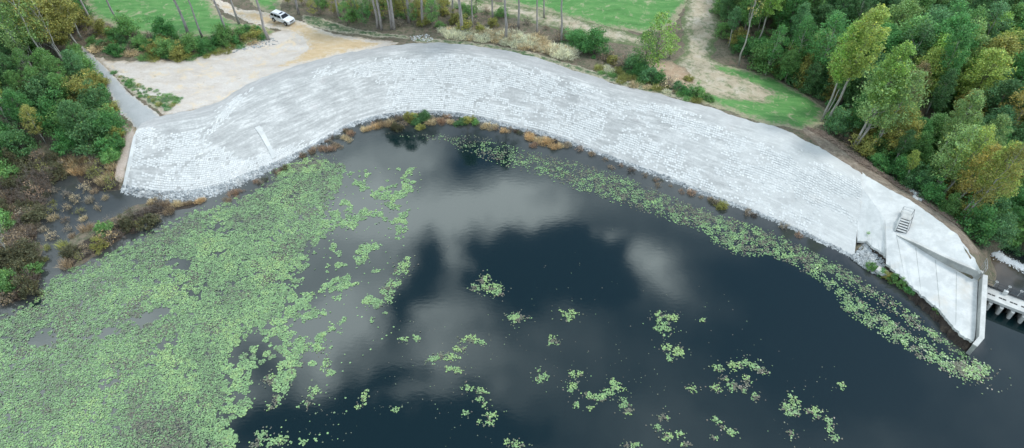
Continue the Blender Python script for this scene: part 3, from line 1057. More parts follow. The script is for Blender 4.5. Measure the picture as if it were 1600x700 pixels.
adopt(slab, strip('slab', elo, ehi, 24, M['slab'], None, .03, .38, False, esm))
plo = even(np.r_[[loft(SLEN, TC) + [0, 0, -.02]], WALL_W + [0, .1, -.16]], 80)
phi = even(np.r_[BACK_W[:1] * 1.0, BACK_W[1:]], 80)
phi[:, 2] = ZC - .06
phi[1:-1, 0] += .5 * (fbm(np.arange(78) * .3, np.zeros(78), 3) - .5)
adopt(slab, strip('crest_slab', plo, phi, 10, M['slab'], None, .04, .5))
for f in (.30, .44, .58, .72, .86):
    k0 = int(f * KS)
    a, b = esm[k0], ehi[k0]
    dd = (b - a)[:2]
    nn = np.array([-dd[1], dd[0]]) / np.linalg.norm(dd) * .035
    up_ = np.array([0, 0, .022])
    pts_ = [a + (b - a) * g_ for g_ in np.linspace(.06, .97, 14)]
    V = []
    for q_ in pts_:
        w_ = .03 * (fbm(np.array(q_[0] * .9), np.array(q_[1] * .9), 3) - .5)
        V += [[q_[0] - nn[0], q_[1] - nn[1], q_[2] + w_ + .008], [q_[0] + nn[0], q_[1] + nn[1], q_[2] + w_ + .008]]
    adopt(slab, link('joint', mesh_from('joint', V, grid_faces(14, 2), M['wallc'])))
# eroded face under the broken edge
mlo = elo.copy()
off = np.array([-.62, -.78]) * 1.05
mlo[:, :2] += off * (1 + 1.3 * (fbm(np.arange(KS) * .25, np.zeros(KS) + 9, 3)[:, None] - .5))
mlo[:, 2] = -.25
mhi = elo.copy()
mhi[:, :2] += np.array([.25, .3])
mhi[:, 2] -= .3
rows = []
for f in np.linspace(0, 1, 9):
    r_ = mlo + (mhi - mlo) * f
    r_[:, :2] += (.35 * (fbm(np.arange(KS) * .5 + f * 5, np.full(KS, f * 6), 3) - .5))[:, None]
    rows.append(r_)
mud = link('eroded_bank', mesh_from('eroded_bank', np.array(rows).reshape(-1, 3), grid_faces(9, KS), M['mud'], True))
tag(mud, 'dark eroded soil face under the broken slab edge', kind='structure')

wall = empty('parapet_wall', (*WALL_W[3][:2], 3))
tag(wall, 'long low weathered concrete parapet wall across the crest', 'wall')
bpy.context.view_layer.update()
wl = even(WALL_W, 9)
nrmw = np.array([-.45, -.89, 0])


def wall_run(path, ztop, zbot, th, side):
    """a wall body and its coping, both following a path of xy points"""
    k = len(path)
    nv = []
    for i in range(k):
        d = path[min(i + 1, k - 1)][:2] - path[max(i - 1, 0)][:2]
        d = d / np.linalg.norm(d)
        nv.append(np.array([d[1], -d[0]]) * side)
    body, cop = MB(), MB()
    for i in range(k - 1):
        a, b = path[i][:2], path[i + 1][:2]
        na, nb = nv[i], nv[i + 1]
        body.prism([a, b, b + nb * th, a + na * th], [zbot[i], zbot[i + 1]] * 1 + [zbot[i + 1], zbot[i]], [ztop[i] - .14, ztop[i + 1] - .14, ztop[i + 1] - .14, ztop[i] - .14])
        e = .05
        cop.prism([a - na * e, b - nb * e, b + nb * (th + e), a + na * (th + e)], [ztop[i] - .14, ztop[i + 1] - .14, ztop[i + 1] - .14, ztop[i] - .14], [ztop[i], ztop[i + 1], ztop[i + 1], ztop[i]])
    return body, cop


b1, c1 = wall_run(wl, list(wl[:, 2] + .03), [1.9] * 9, .32, -1)
adopt(wall, b1.build('wall_body', M['wallc']), c1.build('coping', M['deckc']))

tw = empty('training_wall', (*elo[-1][:2], 0))
tag(tw, 'upright concrete training wall ending the apron at the spillway', 'wall')
bpy.context.view_layer.update()
t0, t1 = ehi[-1].copy(), elo[-1].copy()
t0[0] += .15
t1[0] += .25
tp = np.array([t0 + (t1 - t0) * f for f in np.linspace(0, 1, 8)] + [t1 + np.array([-1.15, -.95, 0])])
tz = list(np.linspace(3.8, 2.35, 8)) + [2.0]
b2, c2 = wall_run(tp, tz, [-2.0] * 9, .5, -1)
adopt(tw, b2.build('wall_body', M['wallc']), c2.build('coping', M['deckc']))

# rock fill in the notch
notch = np.array([P(x, y, .3)[:2] for x, y in [(1330, 402), (1351, 381), (1362, 390), (1374, 400), (1382, 412), (1392, 430), (1372, 428), (1350, 417)]])
k = 700
bb0, bb1 = notch.min(0), notch.max(0)
pp = rng.uniform(bb0, bb1, (k * 3, 2))
pp = pp[sdf(notch, pp[:, 0], pp[:, 1]) > 0][:k]
zz = np.clip(gz(pp[:, 0], pp[:, 1]), 0, .9) * .8 + .12
V, Fa = stones(np.c_[pp, zz], rng.uniform(.1, .24, len(pp)), 5)
tag(link('rock_fill', mesh_from('rock_fill', V, Fa, M['stone'])), 'grey rock fill in the notch beside the broken slab', kind='stuff')
# broken chunk of slab lying at the foot
ck = P(1383, 424, .45)
bo_ = MB()
bo_.prism([(-1.3, -.5), (-.3, -.95), (.9, -.6), (1.2, .3), (.2, .9), (-.9, .6)], -.35, .12)
o = bo_.build('slab_fragment', M['deckc'], None, False, .05)
o.location = ck
o.rotation_euler = (R(-9), R(7), R(-25))
tag(o, 'broken grey slab fragment lying at the water below the apron', 'concrete fragment')

# ------------------------------------------------------------------ spillway bridge
br = empty('spillway_bridge', (*BR_A[:2], DECKZ), math.atan2(brd[1], brd[0]))
tag(br, 'concrete spillway bridge with rounded piers and slotted deck', 'spillway')
# local frame: x along the bridge, -y or +y towards the lake
side = 1.0 if (-math.sin(br.rotation_euler[2]) * brn[0] + math.cos(br.rotation_euler[2]) * brn[1]) > 0 else -1.0
BL, BW = 24.0, 2.5
mb = MB()
mb.box((BL / 2, side * BW / 2, -.2), (BL, BW, .4))
mb.build('deck', M['deckc'], br, False, .03)
mb = MB()
mb.box((BL / 2, side * (BW + .09), -.11), (BL, .18, .46))
mb.build('kerb', M['deckc'], br, False, .03)
ppm = np.linalg.norm((P(1560, 452, DECKZ) - P(1559, 451.6, DECKZ))[:2])


def along(px, py):
    p = P(px, py, DECKZ)[:2] - BR_A[:2]
    return float(p @ brd), float(p @ brn)


sl = [along(*p) for p in [(1546, 460), (1552, 462.5), (1563.5, 466), (1570, 469), (1580.7, 472.6), (1587, 475.5)]]
step = ((sl[2][0] - sl[0][0]) + (sl[4][0] - sl[2][0])) / 2
xsl = [sl[0][0] - step + (sl[1][0] - sl[0][0]), sl[0][0], sl[1][0]]
for k in range(1, 6):
    xsl += [sl[0][0] + k * step, sl[1][0] + k * step]
for x in xsl:
    if .1 < x < BL - .5:
        MB().box((x, side * 1.62, .006), (.42, .24, .02)).build('slot_shade', M['black'], br)  # black plate on the deck, painted shade in place of a hole
pier_x = [along(1540, 480)[0] + .62 + k * step for k in range(0, 9)]
for x in pier_x:
    if x > BL - .5:
        break
    pts = [(x - .24, .3 * side), (x + .24, .3 * side)]
    for a in np.linspace(0, math.pi, 7):
        pts.append((x + .24 * math.cos(a), side * (BW + .30 + .26 * math.sin(a))))
    if side < 0:
        pts = pts[::-1]
    mb = MB().prism(pts, -4.4, -.42)
    mb.build('pier', M['deckc'], br, False, .02)
mb = MB()
for k in range(9):
    pass
for a, b in zip([0.0] + pier_x[:-1], pier_x):
    if b < BL:
        MB().box(((a + b) / 2, side * .8, -2.4), (b - a - .5, .16, 4.0)).build('gate_panel', M['black'], br)  # gates coloured black to stand for the shade under the deck
for hgt in (.55, 1.0):
    MB().tube([(0, side * .05, hgt), (BL, side * .05, hgt)], .035, 6).build('rail', M['darksteel_and_shade'], br)
for x in np.arange(.2, BL, 1.55):
    MB().tube([(x, side * .05, 0), (x, side * .05, 1.02)], .03, 6).build('rail_post', M['darksteel_and_shade'], br)
MB().tube([(0, side * .28, .16), (BL, side * .28, .16)], .12, 10).build('pipe', M['darksteel_and_shade'], br, True)
for px, py in [(1550, 448), (1570.5, 453), (1588.6, 459.6)]:
    x = along(px, py)[0]
    ps = MB().tube([(x, side * .3, 0), (x + .08, side * .22, 1.25)], .045, 7).build('hoist_post', M['steel'], br)
    hv = MB()
    ring = [(x + .08 + .17 * math.cos(t), side * .22 + .17 * math.sin(t), 1.27) for t in np.linspace(0, 2 * math.pi, 13)]
    hv.tube(ring, .03, 5, False)
    hv.tube([(x + .08 - .17, side * .22, 1.27), (x + .25, side * .22, 1.27)], .02, 5)
    hv.build('handwheel', M['slab'], ps)
x = along(1570, 455)[0]
MB().box((x, side * .5, .3), (.55, .4, .6)).build('hoist_box', M['slab'], br, False, .03)

# small bent guard rail at the wall corner
gr0 = BACK_W[-1] + np.array([.5, .25, 0])
gr = empty('guard_rail', gr0, R(60))
tag(gr, 'bent pale steel guard rail at the corner of the parapet', 'railing')
for k in range(4):
    MB().tube([(k * .62 - .6, .05 * k, -.9), (k * .62 - .6 + .1 * k, .05 * k, 1.0 - .06 * k)], .03, 6).build('post', M['steel'], gr)
for hgt in (.45, .92):
    MB().tube([(-.7, 0, hgt), (.6, .06, hgt - .05), (1.6, .16, hgt - .22)], .025, 6).build('rail', M['steel'], gr)

# ------------------------------------------------------------------ stair on the crest
st0 = P(1407.5, 363, 3.2)
st1 = P(1415.5, 339, 4.2)
hd = (st1 - st0)[:2]
ang = math.atan2(hd[1], hd[0])
st = empty('concrete_stair', st0, ang)
tag(st, 'small pale stair with landing and hand rails on the crest', 'stairs')
SW = 1.25
for k in range(5):
    MB().box((.28 + k * .36, 0, .09 + k * .19), (.34, SW, .07)).build('tread', M['slab'], st, False, .01)
    MB().box((.14 + k * .36, 0, -.03 + k * .19 - .0), (.05, SW - .06, .18)).build('riser', M['darksteel_and_shade'], st)  # riser colour is dark to imitate shade on the upright faces
MB().box((2.85, 0, .93), (1.7, SW + .1, .12)).build('landing', M['deckc'], st, False, .02)
for sgn in (-1, 1):
    mb = MB()
    mb.prism([(0.02, sgn * (SW / 2 + .05)), (2.05, sgn * (SW / 2 + .05)), (2.05, sgn * (SW / 2 + .15)), (.02, sgn * (SW / 2 + .15))], [-.2, -.2, -.2, -.2], [.2, 1.1, 1.1, .2])
    mb.build('stringer', M['slab'], st)
    for x, z in ((.1, .1), (2.0, .95), (3.6, .95)):
        MB().tube([(x, sgn * (SW / 2 + .1), z - .2), (x, sgn * (SW / 2 + .1), z + .95)], .03, 6).build('rail_post', M['darksteel_and_shade' if sgn < 0 else 'steel'], st)
    MB().tube([(.1, sgn * (SW / 2 + .1), 1.05), (2.0, sgn * (SW / 2 + .1), 1.9), (3.6, sgn * (SW / 2 + .1), 1.9)], .03, 6).build('hand_rail', M['darksteel_and_shade' if sgn < 0 else 'steel'], st)
for hgt in (1.4, 1.9):
    MB().tube([(3.6, -SW / 2 - .1, hgt), (3.6, SW / 2 + .1, hgt)], .03, 6).build('end_rail', M['steel'], st)
for x in (2.3, 3.4):
    MB().box((x, 0, .43), (.25, SW - .2, .9)).build('landing_support', M['wallc'], st)

# marker post and white sign post
def marker(px, py, h, label):
    p = G(px, py)
    o = empty('marker_post', p)
    tag(o, label, 'post')
    MB().tube([(0, 0, -.2), (0, 0, h)], .07, 8).build('post', M['slab'], o)
    MB().tube([(0, 0, h), (0, 0, h + .06)], [.075, .02], 8).build('cap', M['steel'], o)


marker(342, 65, 2.2, 'thin white post standing in brush above the sand yard')
marker(512, 231, 1.0, 'short white stake in the reeds at the water')

# ------------------------------------------------------------------ parked car
def mat_paint():
    m, n = newmat('white_paint')
    n.bsdf((.80, .81, .82), .28, None, Coat_Weight=.5, Coat_Roughness=.08)
    return m


M['paint'] = mat_paint()
M['glass'] = mat_flat('dark_glass', (.012, .016, .020), .08)
M['rubber'] = mat_flat('rubber', (.02, .02, .02), .85)
M['alloy'] = mat_flat('alloy', (.5, .5, .5), .35, Metallic=.7)
M['red'] = mat_flat('tail_red', (.35, .02, .02), .3)
M['lamp'] = mat_flat('lamp_clear', (.6, .62, .62), .15)
pr, pf = G(429, 33), G(458, 39.5)
hd = pf - pr
ang = math.atan2(hd[1], hd[0])
cc = (pr + pf) / 2
car = empty('parked_car', (cc[0], cc[1], float(gz(cc[0], cc[1])) + .10), ang)
tag(car, 'white sport utility vehicle parked on the orange sand track', 'car')
prof = [(-2.55, .42), (-2.60, .70), (-2.58, 1.05), (-2.50, 1.22), (-2.30, 1.78), (-2.18, 1.86), (-.6, 1.90), (.25, 1.86), (.42, 1.80), (1.15, 1.24), (2.20, 1.12), (2.48, 1.02), (2.58, .80), (2.58, .42)]


def halfw(x, z):
    wv = np.interp(z, [.4, .7, 1.15, 1.24, 1.9], [.93, .99, .99, .96, .72])
    return wv - .10 * max(0, (abs(x) - 2.1) / .5)


mb = MB()
kk = len(prof)
fr = [-1, -.86, 0, .86, 1]
Vb, Fb = [], []
for f in fr:
    for x, z in prof:
        drop = .035 if abs(f) == 1 and z > 1.7 else 0
        Vb.append((x, f * halfw(x, z), z - drop))
for a in range(4):
    for i in range(kk):
        j = (i + 1) % kk
        Fb.append([a * kk + i, a * kk + j, (a + 1) * kk + j, (a + 1) * kk + i])
Fb.append(list(range(kk)))
Fb.append([4 * kk + i for i in range(kk)][::-1])
mb.add(Vb, Fb)
body = mb.build('body', M['paint'], car, False, .035)


def pane(name, quad, mat, par, sgn=None, out=.015):
    """quad of (x,z) on the body side, or 3-D points"""
    if sgn is not None:
        q = [np.array((x, sgn * (halfw(x, z) + out), z)) for x, z in quad]
        t = np.array((0, sgn * .02, 0))
    else:
        q = [np.array(p, float) for p in quad]
        nn = np.cross(q[1] - q[0], q[2] - q[0])
        nn /= np.linalg.norm(nn)
        if nn[2] < 0:
            nn = -nn
        q = [p + nn * out for p in q]
        t = nn * .01
    V = q + [p - t * 2 for p in q]
    k = len(q)
    Fq = [list(range(k)), list(range(k, 2 * k))[::-1]] + [[i, (i + 1) % k, k + (i + 1) % k, k + i] for i in range(k)]
    return MB().add(V, Fq).build(name, mat, par)


for sgn in (-1, 1):
    pane('side_window', [(-2.36, 1.30), (-1.50, 1.30), (-1.50, 1.72), (-2.22, 1.72)], M['glass'], car, sgn)
    for x0, x1, f in ((-1.36, -.52, 0), (-.40, .62, .30)):
        dr = pane('door', [(x0 - .05, .55), (x1 + .08, .55), (x1 + .08, 1.22), (x0 - .05, 1.22)], M['paint'], car, sgn, .008)
        pane('side_window', [(x0, 1.30), (x1, 1.30), (x1 - f, 1.72), (x0, 1.72)], M['glass'], dr, sgn)
        MB().box((x0 + .12, sgn * 1.015, 1.08), (.2, .04, .05)).build('handle', M['steel'], dr)
    for x in (-1.62, 1.62):
        wh = empty('wheel', (x, sgn * .90, .39))
        wh.parent = car
        ty = MB().tube([(0, -.13 * sgn, 0), (0, -.11 * sgn, 0), (0, .11 * sgn, 0), (0, .13 * sgn, 0)], [.33, .39, .39, .33], 20)
        ty.build('tyre', M['rubber'], wh)
        MB().tube([(0, .125 * sgn, 0), (0, .145 * sgn, 0)], [.24, .20], 14).build('rim', M['alloy'], wh)
        MB().tube([(x, sgn * .86, .45), (x, sgn * 1.0, .45)], [.46, .46], 20).build('wheel_arch', M['rubber'], car)
    hl = MB().box((2.46, sgn * .70, .93), (.22, .36, .18)).build('headlight', M['lamp'], car, False, .03)
    MB().box((-2.58, sgn * .84, 1.02), (.08, .16, .42)).build('tail_light', M['red'], car)
    MB().box((.85, sgn * 1.06, 1.27), (.14, .20, .16)).build('mirror', M['paint'], car, False, .03)
    MB().tube([(-2.0, sgn * .64, 1.93), (.1, sgn * .64, 1.94)], .025, 6).build('roof_rail', M['steel'], car)
ws = [(1.08, -.86, 1.29), (1.08, .86, 1.29), (.46, .66, 1.78), (.46, -.66, 1.78)]
pane('windscreen', ws, M['glass'], car)
pane('rear_window', [(-2.47, -.8, 1.30), (-2.47, .8, 1.30), (-2.33, .66, 1.70), (-2.33, -.66, 1.70)], M['glass'], car)
pane('sunroof', [(-.35, -.42, 1.897), (-.35, .42, 1.897), (.08, .42, 1.872), (.08, -.42, 1.872)], M['glass'], car, None, .012)
MB().box((2.57, 0, .86), (.08, 1.0, .26)).build('grille', M['darksteel_and_shade'], car, False, .02)
MB().box((2.60, 0, .53), (.16, 1.84, .22)).build('front_bumper', M['steel'], car, False, .04)
MB().box((-2.62, 0, .55), (.14, 1.84, .24)).build('rear_bumper', M['steel'], car, False, .04)

# ------------------------------------------------------------------ plants: prototypes
def quads(C, L, W, rg, up=.35, droop=0.0):
    """diamond leaves at C with length L and width W"""
    m = len(C)
    nrm = rg.normal(0, 1, (m, 3))
    nrm[:, 2] = np.abs(nrm[:, 2]) + up
    nrm /= np.linalg.norm(nrm, axis=1, keepdims=True)
    a = rg.normal(0, 1, (m, 3))
    a[:, 2] -= droop
    a -= nrm * (a * nrm).sum(1, keepdims=True)
    a /= np.linalg.norm(a, axis=1, keepdims=True)
    b = np.cross(nrm, a)
    L = np.broadcast_to(L, (m,))[:, None]
    W = np.broadcast_to(W, (m,))[:, None]
    V = np.stack([C - a * L / 2, C + b * W / 2 - a * L * .08, C + a * L / 2, C - b * W / 2 - a * L * .08], 1).reshape(-1, 3)
    return V, np.arange(m * 4).reshape(m, 4)


def leaf_mesh(name, centers, radii, per, size, rg, mat, aspect=.6, up=.35, flat=.75, droop=0.0):
    C = []
    for c, r, k in zip(centers, radii, per):
        d = rg.normal(0, 1, (k, 3))
        d /= np.linalg.norm(d, axis=1, keepdims=True)
        d *= (rg.random((k, 1)) ** .45) * r
        d[:, 2] *= flat
        C.append(c + d)
    C = np.concatenate(C)
    L = size * rg.uniform(.45, 1.5, len(C))
    V, Fq = quads(C, L, L * aspect, rg, up, droop)
    return mesh_from(name, V, Fq, mat)


def limb_path(p0, p1, rg, wob=.25, k=5):
    p0, p1 = np.array(p0, float), np.array(p1, float)
    out = []
    for f in np.linspace(0, 1, k):
        p = p0 + (p1 - p0) * f
        p[2] += .12 * np.linalg.norm(p1 - p0) * (f * f - f)
        if 0 < f < 1:
            p += rg.normal(0, wob, 3) * [1, 1, .4]
        out.append(p)
    return out


def tree_proto(kind, seed):
    rg = np.random.default_rng(seed)
    tr = MB()
    if kind == 'broad':        # full rounded crown
        h, r0, cz, rx, rzz, ncl, per, size, clr = 13, .20, 8.3, 3.5, 4.4, 84, 150, .27, 1.1
    elif kind == 'tall':       # long bare stem, narrow crown
        h, r0, cz, rx, rzz, ncl, per, size, clr = 20, .20, 14.6, 2.5, 5.2, 70, 140, .26, .95
    elif kind == 'wispy':      # thin crown, limbs show through
        h, r0, cz, rx, rzz, ncl, per, size, clr = 14, .16, 9.2, 2.7, 4.6, 56, 110, .23, 1.0
    elif kind == 'young':
        h, r0, cz, rx, rzz, ncl, per, size, clr = 9, .11, 5.4, 2.6, 3.4, 48, 48, .26, .8
    elif kind == 'pine':
        h, r0, cz, rx, rzz, ncl, per, size, clr = 24, .26, 19.0, 3.0, 4.6, 60, 80, .38, .9
    elif kind == 'pole':
        h, r0, cz, rx, rzz, ncl, per, size, clr = 15, .13, 11.5, 1.5, 3.4, 14, 26, .24, .7
    elif kind == 'bare':
        h, r0, cz, rx, rzz, ncl, per, size, clr = 11, .11, 7.6, 2.0, 3.2, 20, 9, .24, .9
    top = np.array([rg.normal(0, .35), rg.normal(0, .35), h])
    tp = [np.array([0, 0, -.4])]
    for f in np.linspace(.12, 1, 8):
        tp.append(top * f + np.array([rg.normal(0, .12), rg.normal(0, .12), 0]))
    tr.tube(tp, [r0 * 1.35] + [r0 * (1.05 - .93 * f) for f in np.linspace(.12, 1, 8)], 8)
    cen, rad = [], []
    ga = rg.uniform(0, 6.28)
    lobes = [(rg.uniform(0, 6.28), rg.uniform(.72, 1.28)) for _ in range(5)]
    for i in range(ncl):
        f = (i + .5) / ncl
        zz = 1 - 2 * f if kind not in ('pine',) else .9 - 1.7 * f
        a = ga + i * 2.39996 + rg.normal(0, .25)
        lb = 1 + .22 * sum((q - 1) * math.cos(a - p) for p, q in lobes)
        rr = math.sqrt(max(0, 1 - zz * zz)) * lb * (rg.uniform(.45, 1.0) if i % 3 else rg.uniform(.15, .6)) ** .7
        if kind == 'pine':
            rr = (1 - max(zz, -.2)) ** .6 * rg.uniform(.3, 1.0) * lb * .85
        egg = 1.0 if zz < 0 else 1 - .25 * zz
        c = np.array([rx * rr * egg * math.cos(a), rx * rr * egg * math.sin(a), cz + rzz * zz * rg.uniform(.9, 1.08)])
        cen.append(c)
        rad.append(clr * rg.uniform(.45, 1.35))
    nl = {'broad': 20, 'tall': 22, 'wispy': 22, 'young': 16, 'pine': 22, 'bare': 20, 'pole': 11}[kind]
    for c in [cen[i] for i in rg.permutation(ncl)[:nl]]:
        f = np.clip((c[2] - rg.uniform(1.2, 3.2)) / h, .18, .97)
        b = top * f
        tr.tube(limb_path(b, c, rg, .14), [r0 * .42 * (1.05 - f), r0 * .3 * (1.05 - f) + .015, .03, .022, .012], 5, False)
    if kind == 'bare':
        for c in cen:
            for _ in range(4):
                e = c + rg.normal(0, .9, 3) + [0, 0, .5]
                tr.tube([c, (c + e) / 2 + rg.normal(0, .1, 3), e], [.022, .016, .008], 4, False)
    trunk = mesh_from(kind + '_trunk', np.concatenate(tr.V), tr.F, M['pinebark' if kind == 'pine' else 'palebark' if kind in ('bare', 'wispy', 'tall', 'pole') else 'bark'], True)
    pk = [max(6, int(per * r / clr)) for r in rad]
    if kind == 'pine':
        crown = leaf_mesh(kind, cen, rad, pk, size, rg, M['needle'], .22, .2, .55)
    else:
        crown = leaf_mesh(kind, cen, rad, pk, size, rg, M['leaf'])
    return [('trunk', trunk), ('crown', crown)]


def shrub_proto(kind, seed):
    rg = np.random.default_rng(seed)
    st = MB()
    if kind == 'bush':
        h, r, ncl, per, size = 1.9, 1.45, 30, 100, .18
    elif kind == 'big':
        h, r, ncl, per, size = 4.0, 2.3, 52, 130, .22
    elif kind == 'twiggy':
        h, r, ncl, per, size = 1.5, 1.3, 20, 18, .16
    cen = []
    for i in range(ncl):
        a = i * 2.39996
        q = math.sqrt((i + .5) / ncl) * rg.uniform(.8, 1.1)
        zz = h * (1 - .75 * q * q) * rg.uniform(.35, 1.0)
        c_ = np.array([r * q * math.cos(a), r * q * math.sin(a) * rg.uniform(.75, 1.1), max(zz, .15)]) + rg.normal(0, .14 * r, 3) * [1, 1, .8]
        if i % 6 == 0:
            c_[2] += rg.uniform(.1, .45) * h
        c_[2] = max(c_[2], .12)
        cen.append(c_)
    for c in cen:
        b = np.array([c[0] * .15, c[1] * .15, -.15])
        st.tube(limb_path(b, c, rg, .07, 4), [.03, .022, .015, .008], 4, False)
        if kind == 'twiggy':
            for _ in range(7):
                e = c + rg.normal(0, .38, 3) + [0, 0, .25]
                st.tube([c * .8 + b * .2, e], [.014, .006], 3, False)
    stem = mesh_from(kind + '_stem', np.concatenate(st.V), st.F, M['bark'])
    rad = [r * .36 * rg.uniform(.4, 1.5) for _ in cen]
    fol = leaf_mesh(kind, cen, rad, [max(8, int(per * q_ / (r * .36))) for q_ in rad], size, rg, M['leaf' if kind != 'twiggy' else 'dry'])
    return [('stems', stem), ('foliage', fol)]


def blades_mesh(name, seed, nbl, r, h, wdt, lean, mat):
    rg = np.random.default_rng(seed)
    a = rg.uniform(0, 6.28, nbl)
    q = np.sqrt(rg.random(nbl)) * r
    b = np.stack([q * np.cos(a), q * np.sin(a), np.full(nbl, -.12)], 1)
    dr = np.stack([np.cos(a + rg.normal(0, .9, nbl)), np.sin(a + rg.normal(0, .9, nbl)), np.zeros(nbl)], 1)
    hh = h * rg.uniform(.5, 1.15, nbl)[:, None]
    ln = lean * rg.random((nbl, 1))
    up = np.array([0, 0, 1.0])
    m1 = b + up * hh * .6 + dr * ln * hh * .35
    t = b + up * hh * (1 - ln * .35) + dr * ln * hh
    sd = np.cross(dr, up) * wdt
    V = np.stack([b - sd, b + sd, m1 + sd, m1 - sd, t + sd * .25, t - sd * .25], 1).reshape(-1, 3)
    i = np.arange(nbl)[:, None] * 6
    return mesh_from(name, V, np.concatenate([i + [0, 1, 2, 3], i + [3, 2, 4, 5]]), mat)


PROTO = {}
for kind, ks in (('broad', 4), ('tall', 3), ('wispy', 3), ('young', 2), ('pine', 3), ('bare', 3), ('pole', 3)):
    PROTO[kind] = [tree_proto(kind, 100 + 13 * i + len(kind)) for i in range(ks)]
for kind, ks in (('bush', 4), ('big', 3), ('twiggy', 3)):
    PROTO[kind] = [shrub_proto(kind, 300 + 7 * i + len(kind)) for i in range(ks)]
PROTO['reed'] = [[('stems', blades_mesh('reed', 40 + i, 260, .95, 1.25, .018, .6, M['dry']))] for i in range(3)]
PROTO['tussock'] = [[('stems', blades_mesh('tussock', 50 + i, 420, 1.1, 1.0, .02, 1.1, M['dry']))] for i in range(3)]

GREEN = {'dark green': (0.116, 0.253, 0.098), 'deep green': (0.120, 0.322, 0.100), 'mid green': (0.183, 0.370, 0.117), 'blue-green': (0.149, 0.325, 0.140), 'light green': (0.314, 0.524, 0.128),
         'pale green': (0.291, 0.452, 0.167), 'yellow-green': (0.378, 0.493, 0.132), 'olive': (0.340, 0.355, 0.106), 'golden': (0.495, 0.443, 0.132), 'rusty': (0.400, 0.330, 0.170), 
         'straw': (0.800, 0.800, 0.576), 'brown': (0.385, 0.291, 0.186), 'reddish brown': (0.440, 0.297, 0.198), 'tan': (0.660, 0.539, 0.324), 'grey-brown': (0.413, 0.360, 0.264), 'orange-tan': (0.660, 0.470, 0.252),
         'dark brown': (0.150, 0.110, 0.080), 'dull olive': (0.125, 0.130, 0.070), 'fresh green': (0.179, 0.364, 0.114), }


def plant(name, kind, p, scale, tint, label, cat, group, lean=(0, 0), zs=1.0, var=None, px=None, hint=None):
    o = empty(name, (p[0], p[1], p[2]), random.uniform(0, 6.28) if lean == (0, 0) else 0.0)
    o.rotation_euler = (R(lean[1]), R(lean[0]), o.rotation_euler[2])
    if kind in ('bush', 'big', 'twiggy'):
        zs = random.uniform(.7, 1.35)
    o.scale = (scale * random.uniform(.85, 1.2), scale * random.uniform(.85, 1.2), scale * zs)
    pr_ = PROTO[kind][random.randrange(len(PROTO[kind])) if var is None else var]
    g = np.array(GREEN[tint]) * random.uniform(.85, 1.18)
    for nm, me in pr_:
        c = link(nm, me, o)
        c.color = (*g, 1) if nm in ('crown', 'foliage') or kind in ('reed', 'tussock') else (1, 1, 1, 1)
    if lean != (0, 0):
        for c in o.children:
            c.rotation_euler = (0, 0, random.uniform(0, 6.28))
    if px is None:
        px = to_px(p[0], p[1], p[2])[0]
    tag(o, label, cat, group, px=px)
    return o


def scatter(poly_px, spacing, seed, tries=6000):
    """spots spread over the ground inside a traced outline, at least spacing metres apart"""
    poly = Gpoly(poly_px)
    rg = np.random.default_rng(seed)
    b0, b1 = poly.min(0), poly.max(0)
    c = rg.uniform(b0, b1, (tries, 2))
    c = c[sdf(poly, c[:, 0], c[:, 1]) > 0]
    out = []
    for p in c:
        if all((p[0] - q[0]) ** 2 + (p[1] - q[1]) ** 2 > spacing ** 2 for q in out):
            out.append(p)
    return [np.array([x, y, float(gz(x, y))]) for x, y in out]


TREES = []


def free(p, d):
    for q in TREES:
        if (p[0] - q[0]) ** 2 + (p[1] - q[1]) ** 2 < d * d:
            return False
    return True


# --- pines in the strip behind the dam: base pixel, top lean, thickness
for (px, py, sc_) in [(467, 22, .9), (530, 27, .85), (590, 44, .9), (596, 46, .95), (612, 45, .9), (616, 46, 1.0), (639, 35, 1.0), (661, 40, .9), (709, 27, .8), (722, 51, 1.15), (739, 45, .7),
                      (790, 62, 1.05), (810, 45, .8), (839, 55, .8), (877, 67, .85), (500, 14, .8), (556, 18, .8), (680, 22, .8), (770, 30, .75), (850, 28, .7)]:
    p = G(px, py)
    TREES.append(p)
    plant('pine_tree', 'pine', p, sc_, 'dark green', 'tall grey pine trunk in the strip behind the dam', 'tree', 'pines behind the dam', (random.uniform(-1.5, 1.5), random.uniform(-1.5, 1.5)))
for (px, py, sc_) in [(194, 51, .85), (295, 55, .95), (355, 55, .85), (374, 38, .9), (420, 62, .95), (143, 36, .9), (316, 58, .7)]:
    p = G(px, py)
    TREES.append(p)
    plant('pine_tree', 'pine', p, sc_, 'dark green', 'slender pine trunk rising from the brush below the lawn', 'tree', 'pines by the lawn', (random.uniform(-3, 0), random.uniform(-1.5, 1.5)))
for px, py, h in [(1155, 102, 1.1), (1183, 52, 1.0), (80, 113, 1.25), (66, 110, 1.0), (25, 192, .9), (20, 402, .62), (105, 105, .8)]:
    p = G(px, py)
    TREES.append(p)
    plant('bare_tree', 'bare' if py in (52, 402) else 'pole', p, h, 'olive', 'thin bare pale-barked tree ' + ('at the left forest edge' if px < 130 and py < 300 else 'in the marsh' if px < 130 else 'beside the earth clearing'), 'tree',
          'bare trees', (random.uniform(-2, 2), random.uniform(-2, 2)), 1.15)
# --- understory trees in the pine strip
for (px, py, s_, t_) in [(542, 40, .55, 'fresh green'), (571, 42, .55, 'deep green'), (676, 42, .62, 'fresh green'), (652, 30, .45, 'olive'), (490, 26, .4, 'olive'), (620, 28, .5, 'olive'), (1021, 116, 1.3, 'light green'), (1006, 112, .9, 'mid green'),
                         (450, 8, .5, 'olive'), (600, 12, .6, 'olive'), (745, 20, .5, 'mid green')]:
    p = G(px, py)
    TREES.append(p)
    plant('young_tree', 'young', p, s_ * 1.05, t_, f'young {t_} tree ' + ('growing over the clay bank' if px > 1000 else 'under the pines behind the dam'), 'tree', 'young trees behind the dam')

